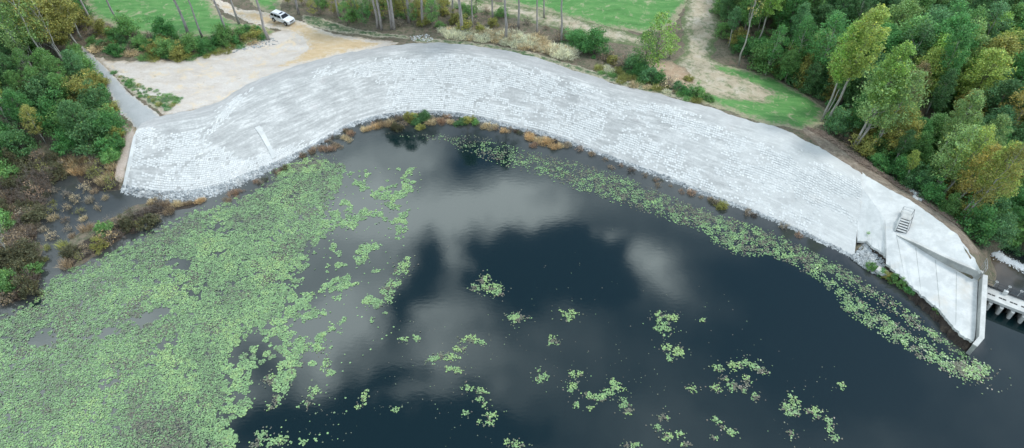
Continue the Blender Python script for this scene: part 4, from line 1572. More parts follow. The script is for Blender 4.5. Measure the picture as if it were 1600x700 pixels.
for p in scatter([(470, 4), (560, 6), (690, 10), (700, 40), (640, 38), (560, 34), (470, 20)], 3.4, 15):
    t_ = random.choices(['fresh green', 'olive', 'mid green', 'yellow-green'], [2, 4, 3, 1])[0]
    plant('young_tree', 'young', p, random.uniform(.4, .7), t_, f'young {t_} tree under the pines behind the dam', 'tree', 'young trees behind the dam')
# --- right forest: marked trees first
RF = [(1122, 60), (1165, 100), (1285, 165), (1300, 205), (1345, 245), (1400, 280), (1450, 315), (1505, 358), (1545, 378), (1605, 392), (1650, 400), (1650, -16), (1128, -16)]
for (px, py, kind, s_, t_, ln) in [(1290, 196, 'tall', 1.12, 'yellow-green', 2), (1284, 190, 'tall', .95, 'light green', -1), (1332, 230, 'tall', .98, 'light green', 3), (1337, 233, 'wispy', 1.2, 'pale green', 4),
                                   (1354, 240, 'wispy', 1.15, 'pale green', 9), (1447, 271, 'tall', .8, 'pale green', 4), (1455, 307, 'wispy', .95, 'pale green', 3), (1469, 311, 'wispy', 1.0, 'yellow-green', 5),
                                   (1485, 327, 'wispy', .9, 'golden', 6), (1495, 342, 'tall', .72, 'yellow-green', 8), (1499, 349, 'wispy', 1.05, 'olive', 9), (1473, 262, 'broad', .8, 'pale green', 2),
                                   (1530, 330, 'broad', .75, 'yellow-green', 2), (1492, 215, 'broad', .7, 'golden', 0), (1400, 190, 'wispy', .85, 'rusty', 2), (1550, 240, 'wispy', 1.0, 'golden', 4), (1418, 150, 'broad', 1.1, 'deep green', 0),
                                   (1445, 140, 'broad', 1.15, 'deep green', 0)]:
    p = G(px, py)
    TREES.append(p)
    plant('forest_tree', kind, p, s_, t_, f'{t_} {"tall slender" if kind == "tall" else "wispy" if kind == "wispy" else "broad"} tree at the forest edge by the dam', 'tree', 'trees of the right forest', (ln, random.uniform(-2, 2)))
i = 0
for p in scatter(RF, 3.3, 11):
    if not free(p, 2.6):
        continue
    TREES.append(p)
    x, y = to_px(*p)
    edge = sdf(Gpoly(RF), np.array([p[0]]), np.array([p[1]]))[0]
    if x > 1400:
        t_ = random.choices(['dark green', 'deep green', 'mid green', 'pale green', 'olive', 'yellow-green', 'golden', 'rusty', 'blue-green', 'light green'], [4, 5, 4, 3, 1.2, 1, .4, .3, 4, 1.5])[0]
    else:
        t_ = random.choices(['dark green', 'deep green', 'mid green', 'olive', 'blue-green', 'light green', 'pale green'], [5, 4, 3, 2.5, 2, 1, 1])[0]
    kind = random.choices(['broad', 'wispy', 'tall'], [6, 2.2, 1.6])[0]
    s_ = random.uniform(.65, 1.1) * (1.0 if kind != 'tall' else .85)
    if y > 300:
        kind, s_ = 'broad', random.uniform(.28, .42)
    elif y > 220:
        s_ *= .75
    if edge < 3.5:
        s_ *= .7
    plant('forest_tree', kind, p, s_, t_, f'{t_} {"broad" if kind == "broad" else "slender wispy" if kind == "wispy" else "tall narrow"} tree inside the right-hand forest', 'tree', 'trees of the right forest',
          (random.uniform(-3, 5), random.uniform(-3, 3)))
    i += 1
print('right forest', i)
for p in scatter(RF, 3.0, 14):
    if free(p, 1.3):
        t_ = random.choices(['deep green', 'mid green', 'olive', 'blue-green', 'fresh green'], [4, 3, 2, 2, 1])[0]
        plant('undergrowth_bush', 'big', p, random.uniform(.6, 1.15), t_, f'{t_} undergrowth bush filling the right-hand forest', 'bush', 'undergrowth of the right forest')
# bushes under the right forest edge
for p in scatter([(1130, 62), (1170, 96), (1280, 160), (1300, 200), (1350, 245), (1405, 280), (1460, 318), (1510, 350), (1500, 320), (1420, 255), (1370, 215), (1320, 165), (1200, 95), (1150, 55)], 2.0, 12):
    t_ = random.choices(['deep green', 'dark green', 'mid green', 'brown', 'olive'], [4, 4, 3, 2, 2])[0]
    plant('bush', 'twiggy' if t_ == 'brown' else 'bush', p, random.uniform(.7, 1.35), t_, f'{t_} bush along the foot of the right-hand forest', 'bush', 'bushes at the right forest foot')
for p in scatter([(1515, 352), (1560, 368), (1605, 380), (1605, 330), (1540, 330)], 1.5, 13):
    plant('bush', 'bush', p, random.uniform(.7, 1.2), random.choice(['mid green', 'deep green', 'fresh green']), 'green bush on the far stream bank', 'bush', 'bushes on the stream bank')

# --- left forest
LF = [(-5, -6), (122, -6), (130, 40), (118, 72), (132, 100), (160, 150), (178, 195), (176, 225), (140, 236), (90, 236), (50, 240), (-5, 250)]
for (px, py, kind, s_, t_, ln) in [(100, 100, 'wispy', 1.15, 'olive', -4), (84, 106, 'wispy', 1.2, 'pale green', -5), (60, 118, 'wispy', 1.2, 'pale green', -6), (124, 80, 'wispy', 1.0, 'olive', -3), (112, 88, 'broad', .85, 'olive', -3), (128, 62, 'wispy', .9, 'olive', -2), (15, 190, 'wispy', .8, 'yellow-green', -4), (115, 60, 'broad', .85, 'olive', -3)]:
    p = G(px, py)
    TREES.append(p)
    plant('forest_tree', kind, p, s_, t_, f'{t_} {"tall slender" if kind == "tall" else "wispy"} tree in the left-hand forest', 'tree', 'trees of the left forest', (ln, 0))
for p in scatter(LF, 2.7, 21):
    if not free(p, 2.2):
        continue
    TREES.append(p)
    x, y = to_px(*p)
    edge = sdf(Gpoly(LF), np.array([p[0]]), np.array([p[1]]))[0]
    t_ = random.choices(['dark green', 'deep green', 'mid green', 'olive', 'blue-green', 'fresh green'], [4, 4, 3, 1.5, 2, 1])[0]
    if y > 150 and random.random() < .6 or edge < 1.5:
        kind, s_ = 'big', random.uniform(.7, 1.25)
        plant('tall_bush', kind, p, s_, t_, f'tall {t_} bush at the edge of the left-hand forest', 'bush', 'tall bushes of the left forest')
    else:
        kind = random.choices(['broad', 'wispy'], [4, 1.5])[0]
        plant('forest_tree', kind, p, random.uniform(.45, .62) if y > 110 else random.uniform(.6, .95), t_, f'{t_} {"broad" if kind == "broad" else "wispy"} tree in the left-hand forest', 'tree', 'trees of the left forest', (random.uniform(-4, 1), 0))
for p in scatter([(120, 80), (140, 110), (165, 150), (188, 200), (186, 245), (170, 262), (150, 240), (165, 205), (140, 150), (115, 110)], 1.5, 22):
    t_ = random.choice(['deep green', 'mid green', 'fresh green', 'deep green', 'olive'])
    plant('bush', 'bush', p, random.uniform(.7, 1.15), t_, f'{t_} bush beside the grey gravel road', 'bush', 'bushes along the gravel road')

# --- brush under the lawn, top left
for p in scatter([(140, 52), (200, 54), (300, 62), (345, 58), (400, 44), (408, 56), (380, 66), (340, 76), (300, 88), (240, 88), (180, 82), (150, 70), (132, 60)], 1.75, 23):
    t_ = random.choices(['deep green', 'dark green', 'mid green', 'olive', 'brown'], [4, 2, 3, 2, 1])[0]
    plant('bush', 'twiggy' if t_ == 'brown' else random.choice(['bush', 'bush', 'big']), p, random.uniform(.55, .95), t_, f'{t_} bush in the brush between lawn and sand yard', 'bush', 'brush between lawn and sand')
for p in scatter([(140, 62), (200, 66), (300, 72), (345, 68), (408, 52), (410, 64), (350, 84), (300, 94), (240, 94), (180, 88), (140, 76)], 1.5, 28):
    t_ = random.choice(['olive', 'tan', 'mid green', 'deep green', 'brown'])
    plant('grass_tussock', 'tussock', p, random.uniform(.6, 1.1), t_, f'{t_} weedy tuft along the edge of the sand yard', 'grass tussock', 'weeds at the sand yard edge')
# --- pine strip undergrowth
for p in scatter([(470, 5), (700, 5), (800, 28), (900, 52), (890, 66), (780, 54), (690, 46), (600, 40), (520, 30), (470, 15)], 3.2, 24):
    t_ = random.choices(['olive', 'brown', 'mid green', 'fresh green', 'grey-brown'], [3, 3, 2, 1, 3])[0]
    plant('bush', 'twiggy' if 'brown' in t_ else 'bush', p, random.uniform(.6, 1.1), t_, f'{t_} undergrowth bush beneath the pines', 'bush', 'undergrowth beneath the pines')
for p in scatter([(690, 48), (760, 52), (830, 60), (895, 82), (892, 92), (830, 78), (770, 66), (700, 58)], 1.15, 25):
    plant('grass_tussock', 'tussock', p, random.uniform(.75, 1.3), random.choice(['straw', 'straw', 'tan']), 'dry straw-coloured grass tussock along the crest verge', 'grass tussock', 'dry tussocks on the verge')
# --- brush by the clay bank
for (px, py, kind, s_, t_) in [(900, 68, 'big', .95, 'deep green'), (912, 78, 'bush', 1.2, 'deep green'), (930, 84, 'big', .95, 'deep green'), (945, 92, 'twiggy', 1.4, 'brown'), (956, 98, 'bush', .9, 'olive'),
                               (972, 102, 'twiggy', 1.3, 'brown'), (990, 108, 'big', .85, 'dark green'), (1000, 118, 'big', .7, 'deep green'), (1014, 126, 'bush', 1.1, 'blue-green'), (1030, 130, 'bush', .9, 'deep green'),
                               (1044, 136, 'twiggy', 1.2, 'tan'), (1060, 142, 'bush', .8, 'blue-green'), (1074, 148, 'bush', .8, 'deep green'), (1090, 152, 'bush', .9, 'fresh green'), (1106, 156, 'bush', .8, 'fresh green'),
                               (1046, 90, 'young', .55, 'light green'), (1075, 125, 'bush', .6, 'olive')]:
    p = G(px, py)
    plant('bush' if kind != 'young' else 'young_tree', kind, p, s_, t_, f'{t_} {"tree" if kind == "young" else "bush"} on the bank between crest and dirt track', 'bush' if kind != 'young' else 'tree', 'bushes on the bank')
for p in scatter([(940, 100), (1000, 118), (1060, 140), (1090, 152), (1088, 160), (1040, 148), (980, 132), (930, 112)], 1.6, 26):
    plant('grass_tussock', 'tussock', p, random.uniform(.5, .9), random.choice(['straw', 'olive', 'tan', 'mid green']), 'low grass tussock at the back of the crest', 'grass tussock', 'tussocks behind the crest')
for p in scatter([(178, 114), (222, 134), (262, 148), (286, 152), (262, 174), (212, 148)], .95, 27):
    plant('grass_tussock', 'tussock', p, random.uniform(.22, .5), random.choice(['mid green', 'fresh green', 'olive', 'deep green']), 'small green tuft on the weedy island', 'grass tussock', 'tufts on the weedy island')

# --- marsh
MARSH_LAND = [(-5, 250), (60, 248), (100, 262), (75, 300), (60, 350), (40, 390), (60, 420), (50, 455), (20, 470), (-5, 475)]
for p in scatter(MARSH_LAND, 1.35, 31):
    t_ = random.choices(['dark brown', 'brown', 'dull olive', 'grey-brown', 'mid green', 'reddish brown'], [4, 2, 4, 2, .8, 1.2])[0]
    k_ = 'bush' if 'green' in t_ or 'olive' in t_ else 'twiggy'
    plant('marsh_bush', k_, p, random.uniform(.7, 1.2), t_, f'{t_} marsh bush on the boggy left shore', 'bush', 'marsh bushes')
for p in scatter([(100, 410), (120, 386), (150, 368), (185, 350), (225, 330), (265, 322), (270, 335), (230, 352), (180, 378), (130, 400), (95, 425)], 1.35, 32):
    x, y = to_px(*p)
    t_ = random.choices(['olive', 'tan', 'dull olive', 'orange-tan', 'dark brown', 'brown', 'mid green'], [2.5, 3, 3, 1.5, 2, 3, .8])[0]
    k_ = 'bush' if 'green' in t_ or 'olive' in t_ and random.random() < .5 else 'reed' if random.random() < .5 else 'twiggy'
    plant('shore_bush' if k_ != 'reed' else 'reed_clump', k_, p, random.uniform(.6, 1.05), t_, f'{t_} {"reed clump" if k_ == "reed" else "bush"} on the tongue between marsh and lake', 'bush' if k_ != 'reed' else 'reeds', 'growth on the tongue of land')
for p in scatter([(60, 258), (130, 250), (175, 262), (180, 290), (160, 290), (140, 275), (110, 268), (80, 285)], 1.15, 33):
    t_ = random.choice(['tan', 'brown', 'olive', 'orange-tan'])
    plant('reed_clump', 'reed' if t_ != 'olive' else 'twiggy', p, random.uniform(.7, 1.1), t_, f'{t_} dry growth around the marsh pool', 'reeds', 'dry growth at the marsh pool')
for p in scatter([(80, 300), (130, 290), (170, 310), (150, 345), (100, 400), (70, 410), (60, 360)], 2.0, 34):
    t_ = random.choice(['tan', 'olive', 'brown', 'grey-brown'])
    plant('reed_clump', 'twiggy' if random.random() < .6 else 'reed', (p[0], p[1], max(p[2], -.15)), random.uniform(.45, .85), t_, f'{t_} tuft standing in the dark marsh pool', 'reeds', 'tufts in the marsh pool')
for p in scatter(MARSH_LAND + [], 1.25, 35)[:110]:
    t_ = random.choice(['dark brown', 'dark brown', 'brown', 'grey-brown', 'dull olive', 'tan'])
    plant('reed_clump', 'reed', p, random.uniform(.5, .95), t_, f'{t_} low reed clump among the marsh bushes', 'reeds', 'reeds among the marsh bushes')
# --- reeds along the toe of the dam
for (px, py, t_, s_, kind) in [(240, 316, 'tan', .6, 'reed'), (258, 319, 'brown', .6, 'reed'), (276, 320, 'tan', .6, 'reed'), (296, 318, 'brown', .5, 'reed'), (312, 316, 'orange-tan', .5, 'reed'), (352, 312, 'brown', .5, 'reed'),
                               (372, 300, 'reddish brown', .6, 'reed'), (362, 306, 'reddish brown', .5, 'reed'), (512, 234, 'reddish brown', .7, 'reed'), (524, 228, 'brown', .6, 'reed'), (538, 216, 'tan', .6, 'reed'), (548, 210, 'reddish brown', .7, 'reed'),
                               (570, 203, 'tan', .6, 'reed'), (585, 199, 'orange-tan', .7, 'reed'), (598, 196, 'brown', .8, 'reed'), (612, 192, 'tan', .8, 'reed'), (628, 196, 'brown', .8, 'twiggy'), (640, 188, 'olive', .8, 'bush'), (652, 190, 'dark green', .7, 'bush'),
                               (622, 202, 'dull olive', .6, 'bush'), (664, 186, 'dark green', .8, 'bush'), (655, 200, 'olive', .5, 'bush'), (676, 192, 'tan', .7, 'reed'), (690, 190, 'reddish brown', .7, 'reed'), (704, 192, 'tan', .6, 'reed'),
                               (722, 192, 'dark green', .7, 'bush'), (730, 190, 'olive', .7, 'bush'), (742, 192, 'mid green', .5, 'bush'), (756, 198, 'tan', .7, 'reed'), (772, 200, 'tan', .6, 'reed'), (786, 204, 'orange-tan', .6, 'reed'),
                               (828, 214, 'orange-tan', .8, 'reed'), (842, 220, 'tan', .8, 'reed'), (856, 222, 'orange-tan', .9, 'reed'), (868, 230, 'orange-tan', .7, 'reed'), (876, 228, 'tan', .6, 'reed'), (835, 228, 'reddish brown', .6, 'reed'),
                               (955, 262, 'brown', .5, 'twiggy'), (1028, 290, 'brown', .5, 'twiggy'), (1065, 300, 'reddish brown', .5, 'reed'), (1128, 324, 'olive', .6, 'bush'), (1168, 334, 'brown', .6, 'twiggy'),
                               (1360, 420, 'fresh green', .55, 'bush'), (1376, 428, 'deep green', .5, 'bush'), (1395, 440, 'fresh green', .6, 'bush'), (1408, 447, 'mid green', .5, 'bush'), (1384, 434, 'olive', .5, 'bush'),
                               (1460, 490, 'fresh green', .4, 'bush'), (1500, 524, 'yellow-green', .4, 'bush'), (1352, 379, 'mid green', .45, 'bush'), (1420, 458, 'deep green', .45, 'bush')]:
    where = 'on the eroded foot of the apron' if px > 1340 else 'at the waterline of the dam'
    nm = 'reed_clump' if kind == 'reed' else 'shore_bush'
    for rep_ in range(4 if kind == 'reed' and px < 900 else 2 if kind == 'bush' and px < 900 else 1):
        p = P(px + (random.uniform(-9, 9) if rep_ else 0), py + (random.uniform(-3, 4) if rep_ else 0), .02)
        g_ = float(gz(p[0], p[1]))
        p[2] = max(min(g_, .6), -.2)
        plant(nm, kind, p, s_ * (random.uniform(.55, .95) if rep_ else 1), t_, f'{t_} {"reed clump" if kind == "reed" else "twiggy bush" if kind == "twiggy" else "leafy bush"} {where}', 'reeds' if kind == 'reed' else 'bush',
              'growth along the dam toe')

for k in range(95):
    s_ = random.uniform(.18, .60) * SLEN if k < 70 else random.uniform(.60, .95) * SLEN
    q_ = loft(s_, -.03 - random.random() * (.07 if k < 70 else .05))
    t_ = random.choice(['dark brown', 'brown', 'dull olive', 'grey-brown', 'reddish brown'])
    plant('reed_clump', random.choice(['reed', 'reed', 'twiggy']), (q_[0], q_[1], -.15), random.uniform(.3, .65), t_, f'{t_} low weed fringe in the water along the dam toe', 'reeds', 'weed fringe along the dam toe')

# --- loose brush and stones at the forest foot, white stones by the crest
bp = Gpoly([(1258, 200), (1300, 222), (1345, 258), (1400, 290), (1450, 322), (1495, 352), (1515, 366), (1480, 335), (1430, 300), (1380, 272), (1330, 240), (1285, 205)])
pp = rng.uniform(bp.min(0), bp.max(0), (9000, 2))
pp = pp[sdf(bp, pp[:, 0], pp[:, 1]) > 0][:1500]
mb = MB()
for x, y in pp:
    z = float(gz(x, y)) + .12
    a = random.gauss(-.6, .7)
    L = random.uniform(.4, 1.9)
    d = np.array([math.cos(a) * L / 2, math.sin(a) * L / 2, random.uniform(-.12, .2)])
    c = np.array([x, y, z])
    mb.tube([c - d, c + d * .2 + [0, 0, random.uniform(0, .1)], c + d], [.065, .05, .02], 4, False)
M['stick'] = mat_bark('dead_wood', (.40, .32, .25), (.16, .10, .07))
tag(mb.build('brush_debris', M['stick']), 'dead sticks strewn along the forest foot beside the dam', kind='stuff')


def stone_heap(name, poly_px, k, smin, smax, label, seed, mat='stone'):
    pl = Gpoly(poly_px)
    q = rng.uniform(pl.min(0), pl.max(0), (k * 8, 2))
    q = q[sdf(pl, q[:, 0], q[:, 1]) > 0][:k]
    V, Fa = stones(np.c_[q, gz(q[:, 0], q[:, 1]) + .12], rng.uniform(smin, smax, len(q)), seed)
    tag(link(name, mesh_from(name, V, Fa, M[mat])), label, kind='stuff')


stone_heap('white_stones', [(640, 58), (664, 54), (680, 60), (672, 66), (645, 66)], 60, .08, .2, 'heap of white stones at the head of the dam', 8, 'slab')
stone_heap('white_stones', [(1398, 268), (1408, 270), (1412, 280), (1400, 280)], 16, .25, .5, 'few pale boulders at the forest foot', 9, 'slab')
stone_heap('pale_rubble', [(1415, 288), (1440, 300), (1448, 314), (1430, 312)], 60, .15, .4, 'pale rubble spilled at the forest foot', 10, 'slab')
stone_heap('rubble', [(345, 75), (400, 62), (430, 60), (440, 70), (400, 76), (360, 84)], 90, .08, .22, 'scattered rubble along the edge of the sand yard', 11)

# ------------------------------------------------------------------ lily pads
def mat_pad():
    m, n = newmat('lily_pad')
    at = n.n('ShaderNodeAttribute', attribute_name='tone').outputs['Fac']
    ge = n.n('ShaderNodeNewGeometry')
    r = ge.outputs['Random Per Island']
    col = n.ramp(at, [(0.0, (.13, .105, .085)), (.28, (.14, .165, .10)), (.5, (.165, .285, .12)), (.75, (.225, .385, .155)), (1.0, (.31, .45, .16))])
    k = n.math('MULTIPLY_ADD', r, .5, .72)
    c = n.n('ShaderNodeVectorMath', {0: col}, operation='SCALE')
    n.t.links.new(k, c.inputs['Scale'])
    n.bsdf(c.outputs[0], .36, None, Specular_IOR_Level=.55)
    return m


M['pad'] = mat_pad()


def pads_mesh(name, C, rad, tone, seed):
    rg = np.random.default_rng(seed)
    m = len(C)
    K_ = 7
    a0 = rg.uniform(0, 6.28, m)[:, None]
    ang_ = a0 + np.linspace(.22, 2 * math.pi - .22, K_)[None]      # a notch towards the stalk
    rr = rad[:, None] * rg.uniform(.85, 1.12, (m, K_))
    tilt = rg.normal(0, .10, (m, 2))
    x, y = rr * np.cos(ang_), rr * np.sin(ang_)
    z = x * tilt[:, :1] + y * tilt[:, 1:]
    rim = np.stack([x, y, z], -1)
    cen = np.stack([-rad * .12 * np.cos(a0[:, 0]) * -1, rad * .12 * np.sin(a0[:, 0]), np.full(m, -.0)], -1)[:, None]
    V = (np.concatenate([rim, cen], 1) + C[:, None]).reshape(-1, 3)
    V[:, 2] = np.maximum(V[:, 2], .006)
    Fq = np.arange(m * (K_ + 1)).reshape(m, K_ + 1)
    me = mesh_from(name, V, Fq, M['pad'])
    a_ = me.attributes.new('tone', 'FLOAT', 'POINT')
    a_.data.foreach_set('value', np.repeat(np.clip(tone, 0, 1), K_ + 1).astype(np.float32))
    return me


def cells(x, y, size, off=0.0):
    """distance to the nearest rosette centre and that rosette's random value"""
    gx, gy = np.floor(x / size).astype(int), np.floor(y / size).astype(int)
    best = np.full(x.shape, 9e9)
    val = np.zeros(x.shape)
    for i in (-1, 0, 1):
        for j in (-1, 0, 1):
            cx_, cy_ = gx + i, gy + j
            h1 = _val[_perm[(cx_ * 7 + _perm[cy_ & 511]) & 511]]
            h2 = _val[_perm[(cx_ * 13 + 5 + _perm[(cy_ * 3 + 11) & 511]) & 511]]
            h3 = _val[_perm[(cx_ + 91 + _perm[(cy_ + 37) & 511]) & 511]]
            d = np.hypot(x - (cx_ + .1 + .8 * h1) * size, y - (cy_ + .1 + .8 * h2) * size)
            val = np.where(d < best, h3, val)
            best = np.minimum(best, d)
    return best, val


def pad_field(poly_px, density, step, seed, soft=12, cell=1.5, gaps=.35):
    poly = np.array(poly_px, float)
    w_ = np.array([P(x, y)[:2] for x, y in poly_px])
    b0, b1 = w_.min(0), w_.max(0)
    rg = np.random.default_rng(seed)
    X, Y = np.meshgrid(np.arange(b0[0], b1[0], step), np.arange(b0[1], b1[1], step))
    X = X.reshape(-1) + rg.uniform(-.5, .5, X.size) * step
    Y = Y.reshape(-1) + rg.uniform(-.5, .5, Y.size) * step
    px, py = to_px(X, Y, np.zeros(len(X)))
    d = sdf(poly, px, py)
    ok = d > -soft * 1.2
    X, Y, px, py, d = X[ok], Y[ok], px[ok], py[ok], d[ok]
    inside = np.clip(d / soft * .5 + .5, 0, 1)
    bd, bv = cells(X, Y, cell)
    big = fbm(X * .13, Y * .13, 4, .55)
    med = fbm(X * .55 + 9, Y * .55, 3, .6)
    return X, Y, px, py, inside, bd / cell, bv, big, med, rg


MAIN = [(-10, 505), (20, 490), (62, 470), (72, 446), (112, 425), (180, 395), (240, 365), (300, 335), (345, 324), (400, 300), (460, 268), (515, 255), (540, 262), (530, 290), (512, 320), (504, 350), (496, 376), (480, 388),
        (466, 420), (444, 440), (448, 462), (432, 480), (422, 500), (388, 520), (366, 540), (352, 560), (346, 590), (352, 620), (346, 650), (360, 690), (352, 730), (-20, 730)]
X, Y, px, py, ins, bd, bv, big, med, rg = pad_field(MAIN, 1, .135, 61, 14, .8)
dens = ins * 1.5 - .35
dens = dens * np.clip(1.25 - np.clip(.465 - big, 0, 1) * 7.0, .10, 1.1) * np.clip(.25 + med * 1.6, .3, 1.15)
for (gx_, gy_, rx_, ry_) in [(268, 410, 14, 7), (285, 416, 12, 6), (215, 434, 8, 5), (238, 408, 9, 4), (225, 500, 34, 10), (250, 486, 22, 5), (345, 460, 10, 7), (340, 395, 14, 5), (170, 520, 18, 10), (260, 535, 35, 10), (355, 362, 16, 4), (60, 530, 20, 8)]:
    dens -= 1.3 * np.exp(-((px - gx_) / rx_) ** 2 - ((py - gy_ - (px - gx_) * -.25) / ry_) ** 2)
bdn = bd + .22 * (fbm(X * 2.3, Y * 2.3, 2) - .5)
keep = (bdn < .76 * np.sqrt(np.clip(dens, 0, 1.05)) * (.75 + .45 * bv)) & (rg.random(len(X)) < .95)
X, Y, bv, big, med, bd = X[keep], Y[keep], bv[keep], big[keep], med[keep], bd[keep]
tone = .66 + .25 * (bv - .5) + .85 * (fbm(X * .2 + 30, Y * .2, 3) - .5) + rg.normal(0, .13, len(X)) - .35 * np.clip(bd - .35, 0, 1)
brown = fbm(X * .35 + 80, Y * .35 + 20, 4, .6) > .59
tone = np.where(brown & (rg.random(len(X)) < .38), rg.uniform(0, .3, len(X)), tone)
C = np.stack([X, Y, .012 + rg.random(len(X)) ** 2 * .09], 1)
print('main pads', len(X))
tag(link('lily_pads', pads_mesh('lily_pads', C, rg.uniform(.045, .125, len(X)), tone, 62)), 'dense mat of pale green lily pads filling the left cove', kind='stuff')

# bank band
BAND = [(600, 208), (690, 208), (760, 216), (830, 238), (900, 254), (980, 279), (1050, 309), (1120, 334), (1200, 360), (1260, 388), (1320, 418), (1370, 452), (1430, 490), (1490, 540), (1545, 570), (1548, 594), (1500, 596), (1470, 580),
        (1430, 556), (1390, 532), (1350, 507), (1318, 488), (1302, 458), (1270, 432), (1240, 416), (1200, 402), (1150, 398), (1116, 380), (1100, 362), (1040, 343), (990, 325), (930, 305), (870, 284), (820, 266), (760, 252), (700, 226), (620, 214)]
X, Y, px, py, ins, bd, bv, big, med, rg = pad_field(BAND, 1, .165, 63, 8, 1.1)
right = np.clip((px - 650) / 420, 0, 1)
dens = (ins * 1.45 - .45) * (.16 + .70 * right) * np.clip(1.3 - np.clip(bd - .4, 0, 1) * 2.2, .2, 1) * np.clip(.2 + med * 1.6, .3, 1.1) * np.clip(1.1 - np.clip(px - 1440, 0, 100) * .005, .5, 1)
# a dark lane runs through the band on the right
lane = sdf(np.array([(1290, 425), (1330, 448), (1380, 480), (1440, 520), (1500, 560), (1495, 563), (1430, 522), (1370, 482), (1320, 450)]), px, py)
dens *= np.clip(-lane / 4, .08, 1)
keep = rg.random(len(X)) < dens * np.where(bd < .45, 1.15, .5)
X, Y, px, py, bv, med, bd = X[keep], Y[keep], px[keep], py[keep], bv[keep], med[keep], bd[keep]
tone = .48 + .5 * (bv - .5) + rg.normal(0, .15, len(X)) + .10 * np.clip((px - 700) / 600, 0, 1) - .3 * np.clip(bd - .35, 0, 1)
brown = fbm(X * .4 + 10, Y * .4 + 60, 4, .6) > .53
tone = np.where(brown & (rg.random(len(X)) < .65), rg.uniform(0, .28, len(X)), tone)
C = np.stack([X, Y, .012 + rg.random(len(X)) ** 2 * .08], 1)
print('band pads', len(X))
tag(link('lily_pads', pads_mesh('lily_pads', C, rg.uniform(.07, .135, len(X)), tone, 64)), 'long band of green and brown lily pads along the dam toe', kind='stuff')

# loose pads between the mat and open water
LOOSE = [(505, 262), (640, 262), (650, 340), (625, 380), (640, 420), (625, 450), (600, 485), (560, 505), (525, 560), (510, 640), (470, 715), (340, 715), (346, 640), (352, 560), (400, 510), (440, 440), (500, 375)]
X, Y, px, py, ins, bd, bv, big, med, rg = pad_field(LOOSE, 1, .150, 65, 34, 1.3)
away = np.clip(-sdf(np.array(MAIN), px, py) / 170, 0, 1.2)
f_ = fbm(X * .42 + 3, Y * .42 + 8, 4, .6)
dens = np.clip((f_ - (.45 + .15 * away)) * 14, 0, 1) * np.clip(ins * 2.2 - .7, 0, 1)
bdn = bd + .22 * (fbm(X * 2.3, Y * 2.3, 2) - .5)
keep = ((bdn < .62 * np.sqrt(dens) * (.72 + .5 * bv)) & (rg.random(len(X)) < .95)) | (rg.random(len(X)) < .005)
X, Y, bv, bd = X[keep], Y[keep], bv[keep], bd[keep]
tone = .62 + .4 * (bv - .4) + rg.normal(0, .12, len(X))
C = np.stack([X, Y, .012 + rg.random(len(X)) ** 2 * .08], 1)
print('loose pads', len(X))
tag(link('lily_pads', pads_mesh('lily_pads', C, rg.uniform(.075, .14, len(X)), tone, 66)), 'broken scatter of lily pads off the edge of the mat', kind='stuff')
# small bits of floating weed on the open water
LIT = [(640, 330), (900, 330), (1050, 440), (1300, 540), (1360, 705), (420, 705), (560, 560), (620, 480)]
X, Y, px, py, ins, bd, bv, big, med, rg = pad_field(LIT, 1, .5, 67, 20)
keep = (rg.random(len(X)) < ins * .12 * np.clip((big - .42) * 6, 0, 1)) & (py > 330 + (px < 900) * 0)
keep &= rg.random(len(X)) < np.clip((py - 380) / 160, .12, 1)
X, Y = X[keep], Y[keep]
C = np.stack([X, Y, np.full(len(X), .01)], 1)
tag(link('floating_weed', pads_mesh('floating_weed', C, rg.uniform(.03, .08, len(X)), rg.uniform(.0, .45, len(X)), 68)), 'tiny bits of weed floating on the open water', kind='stuff')

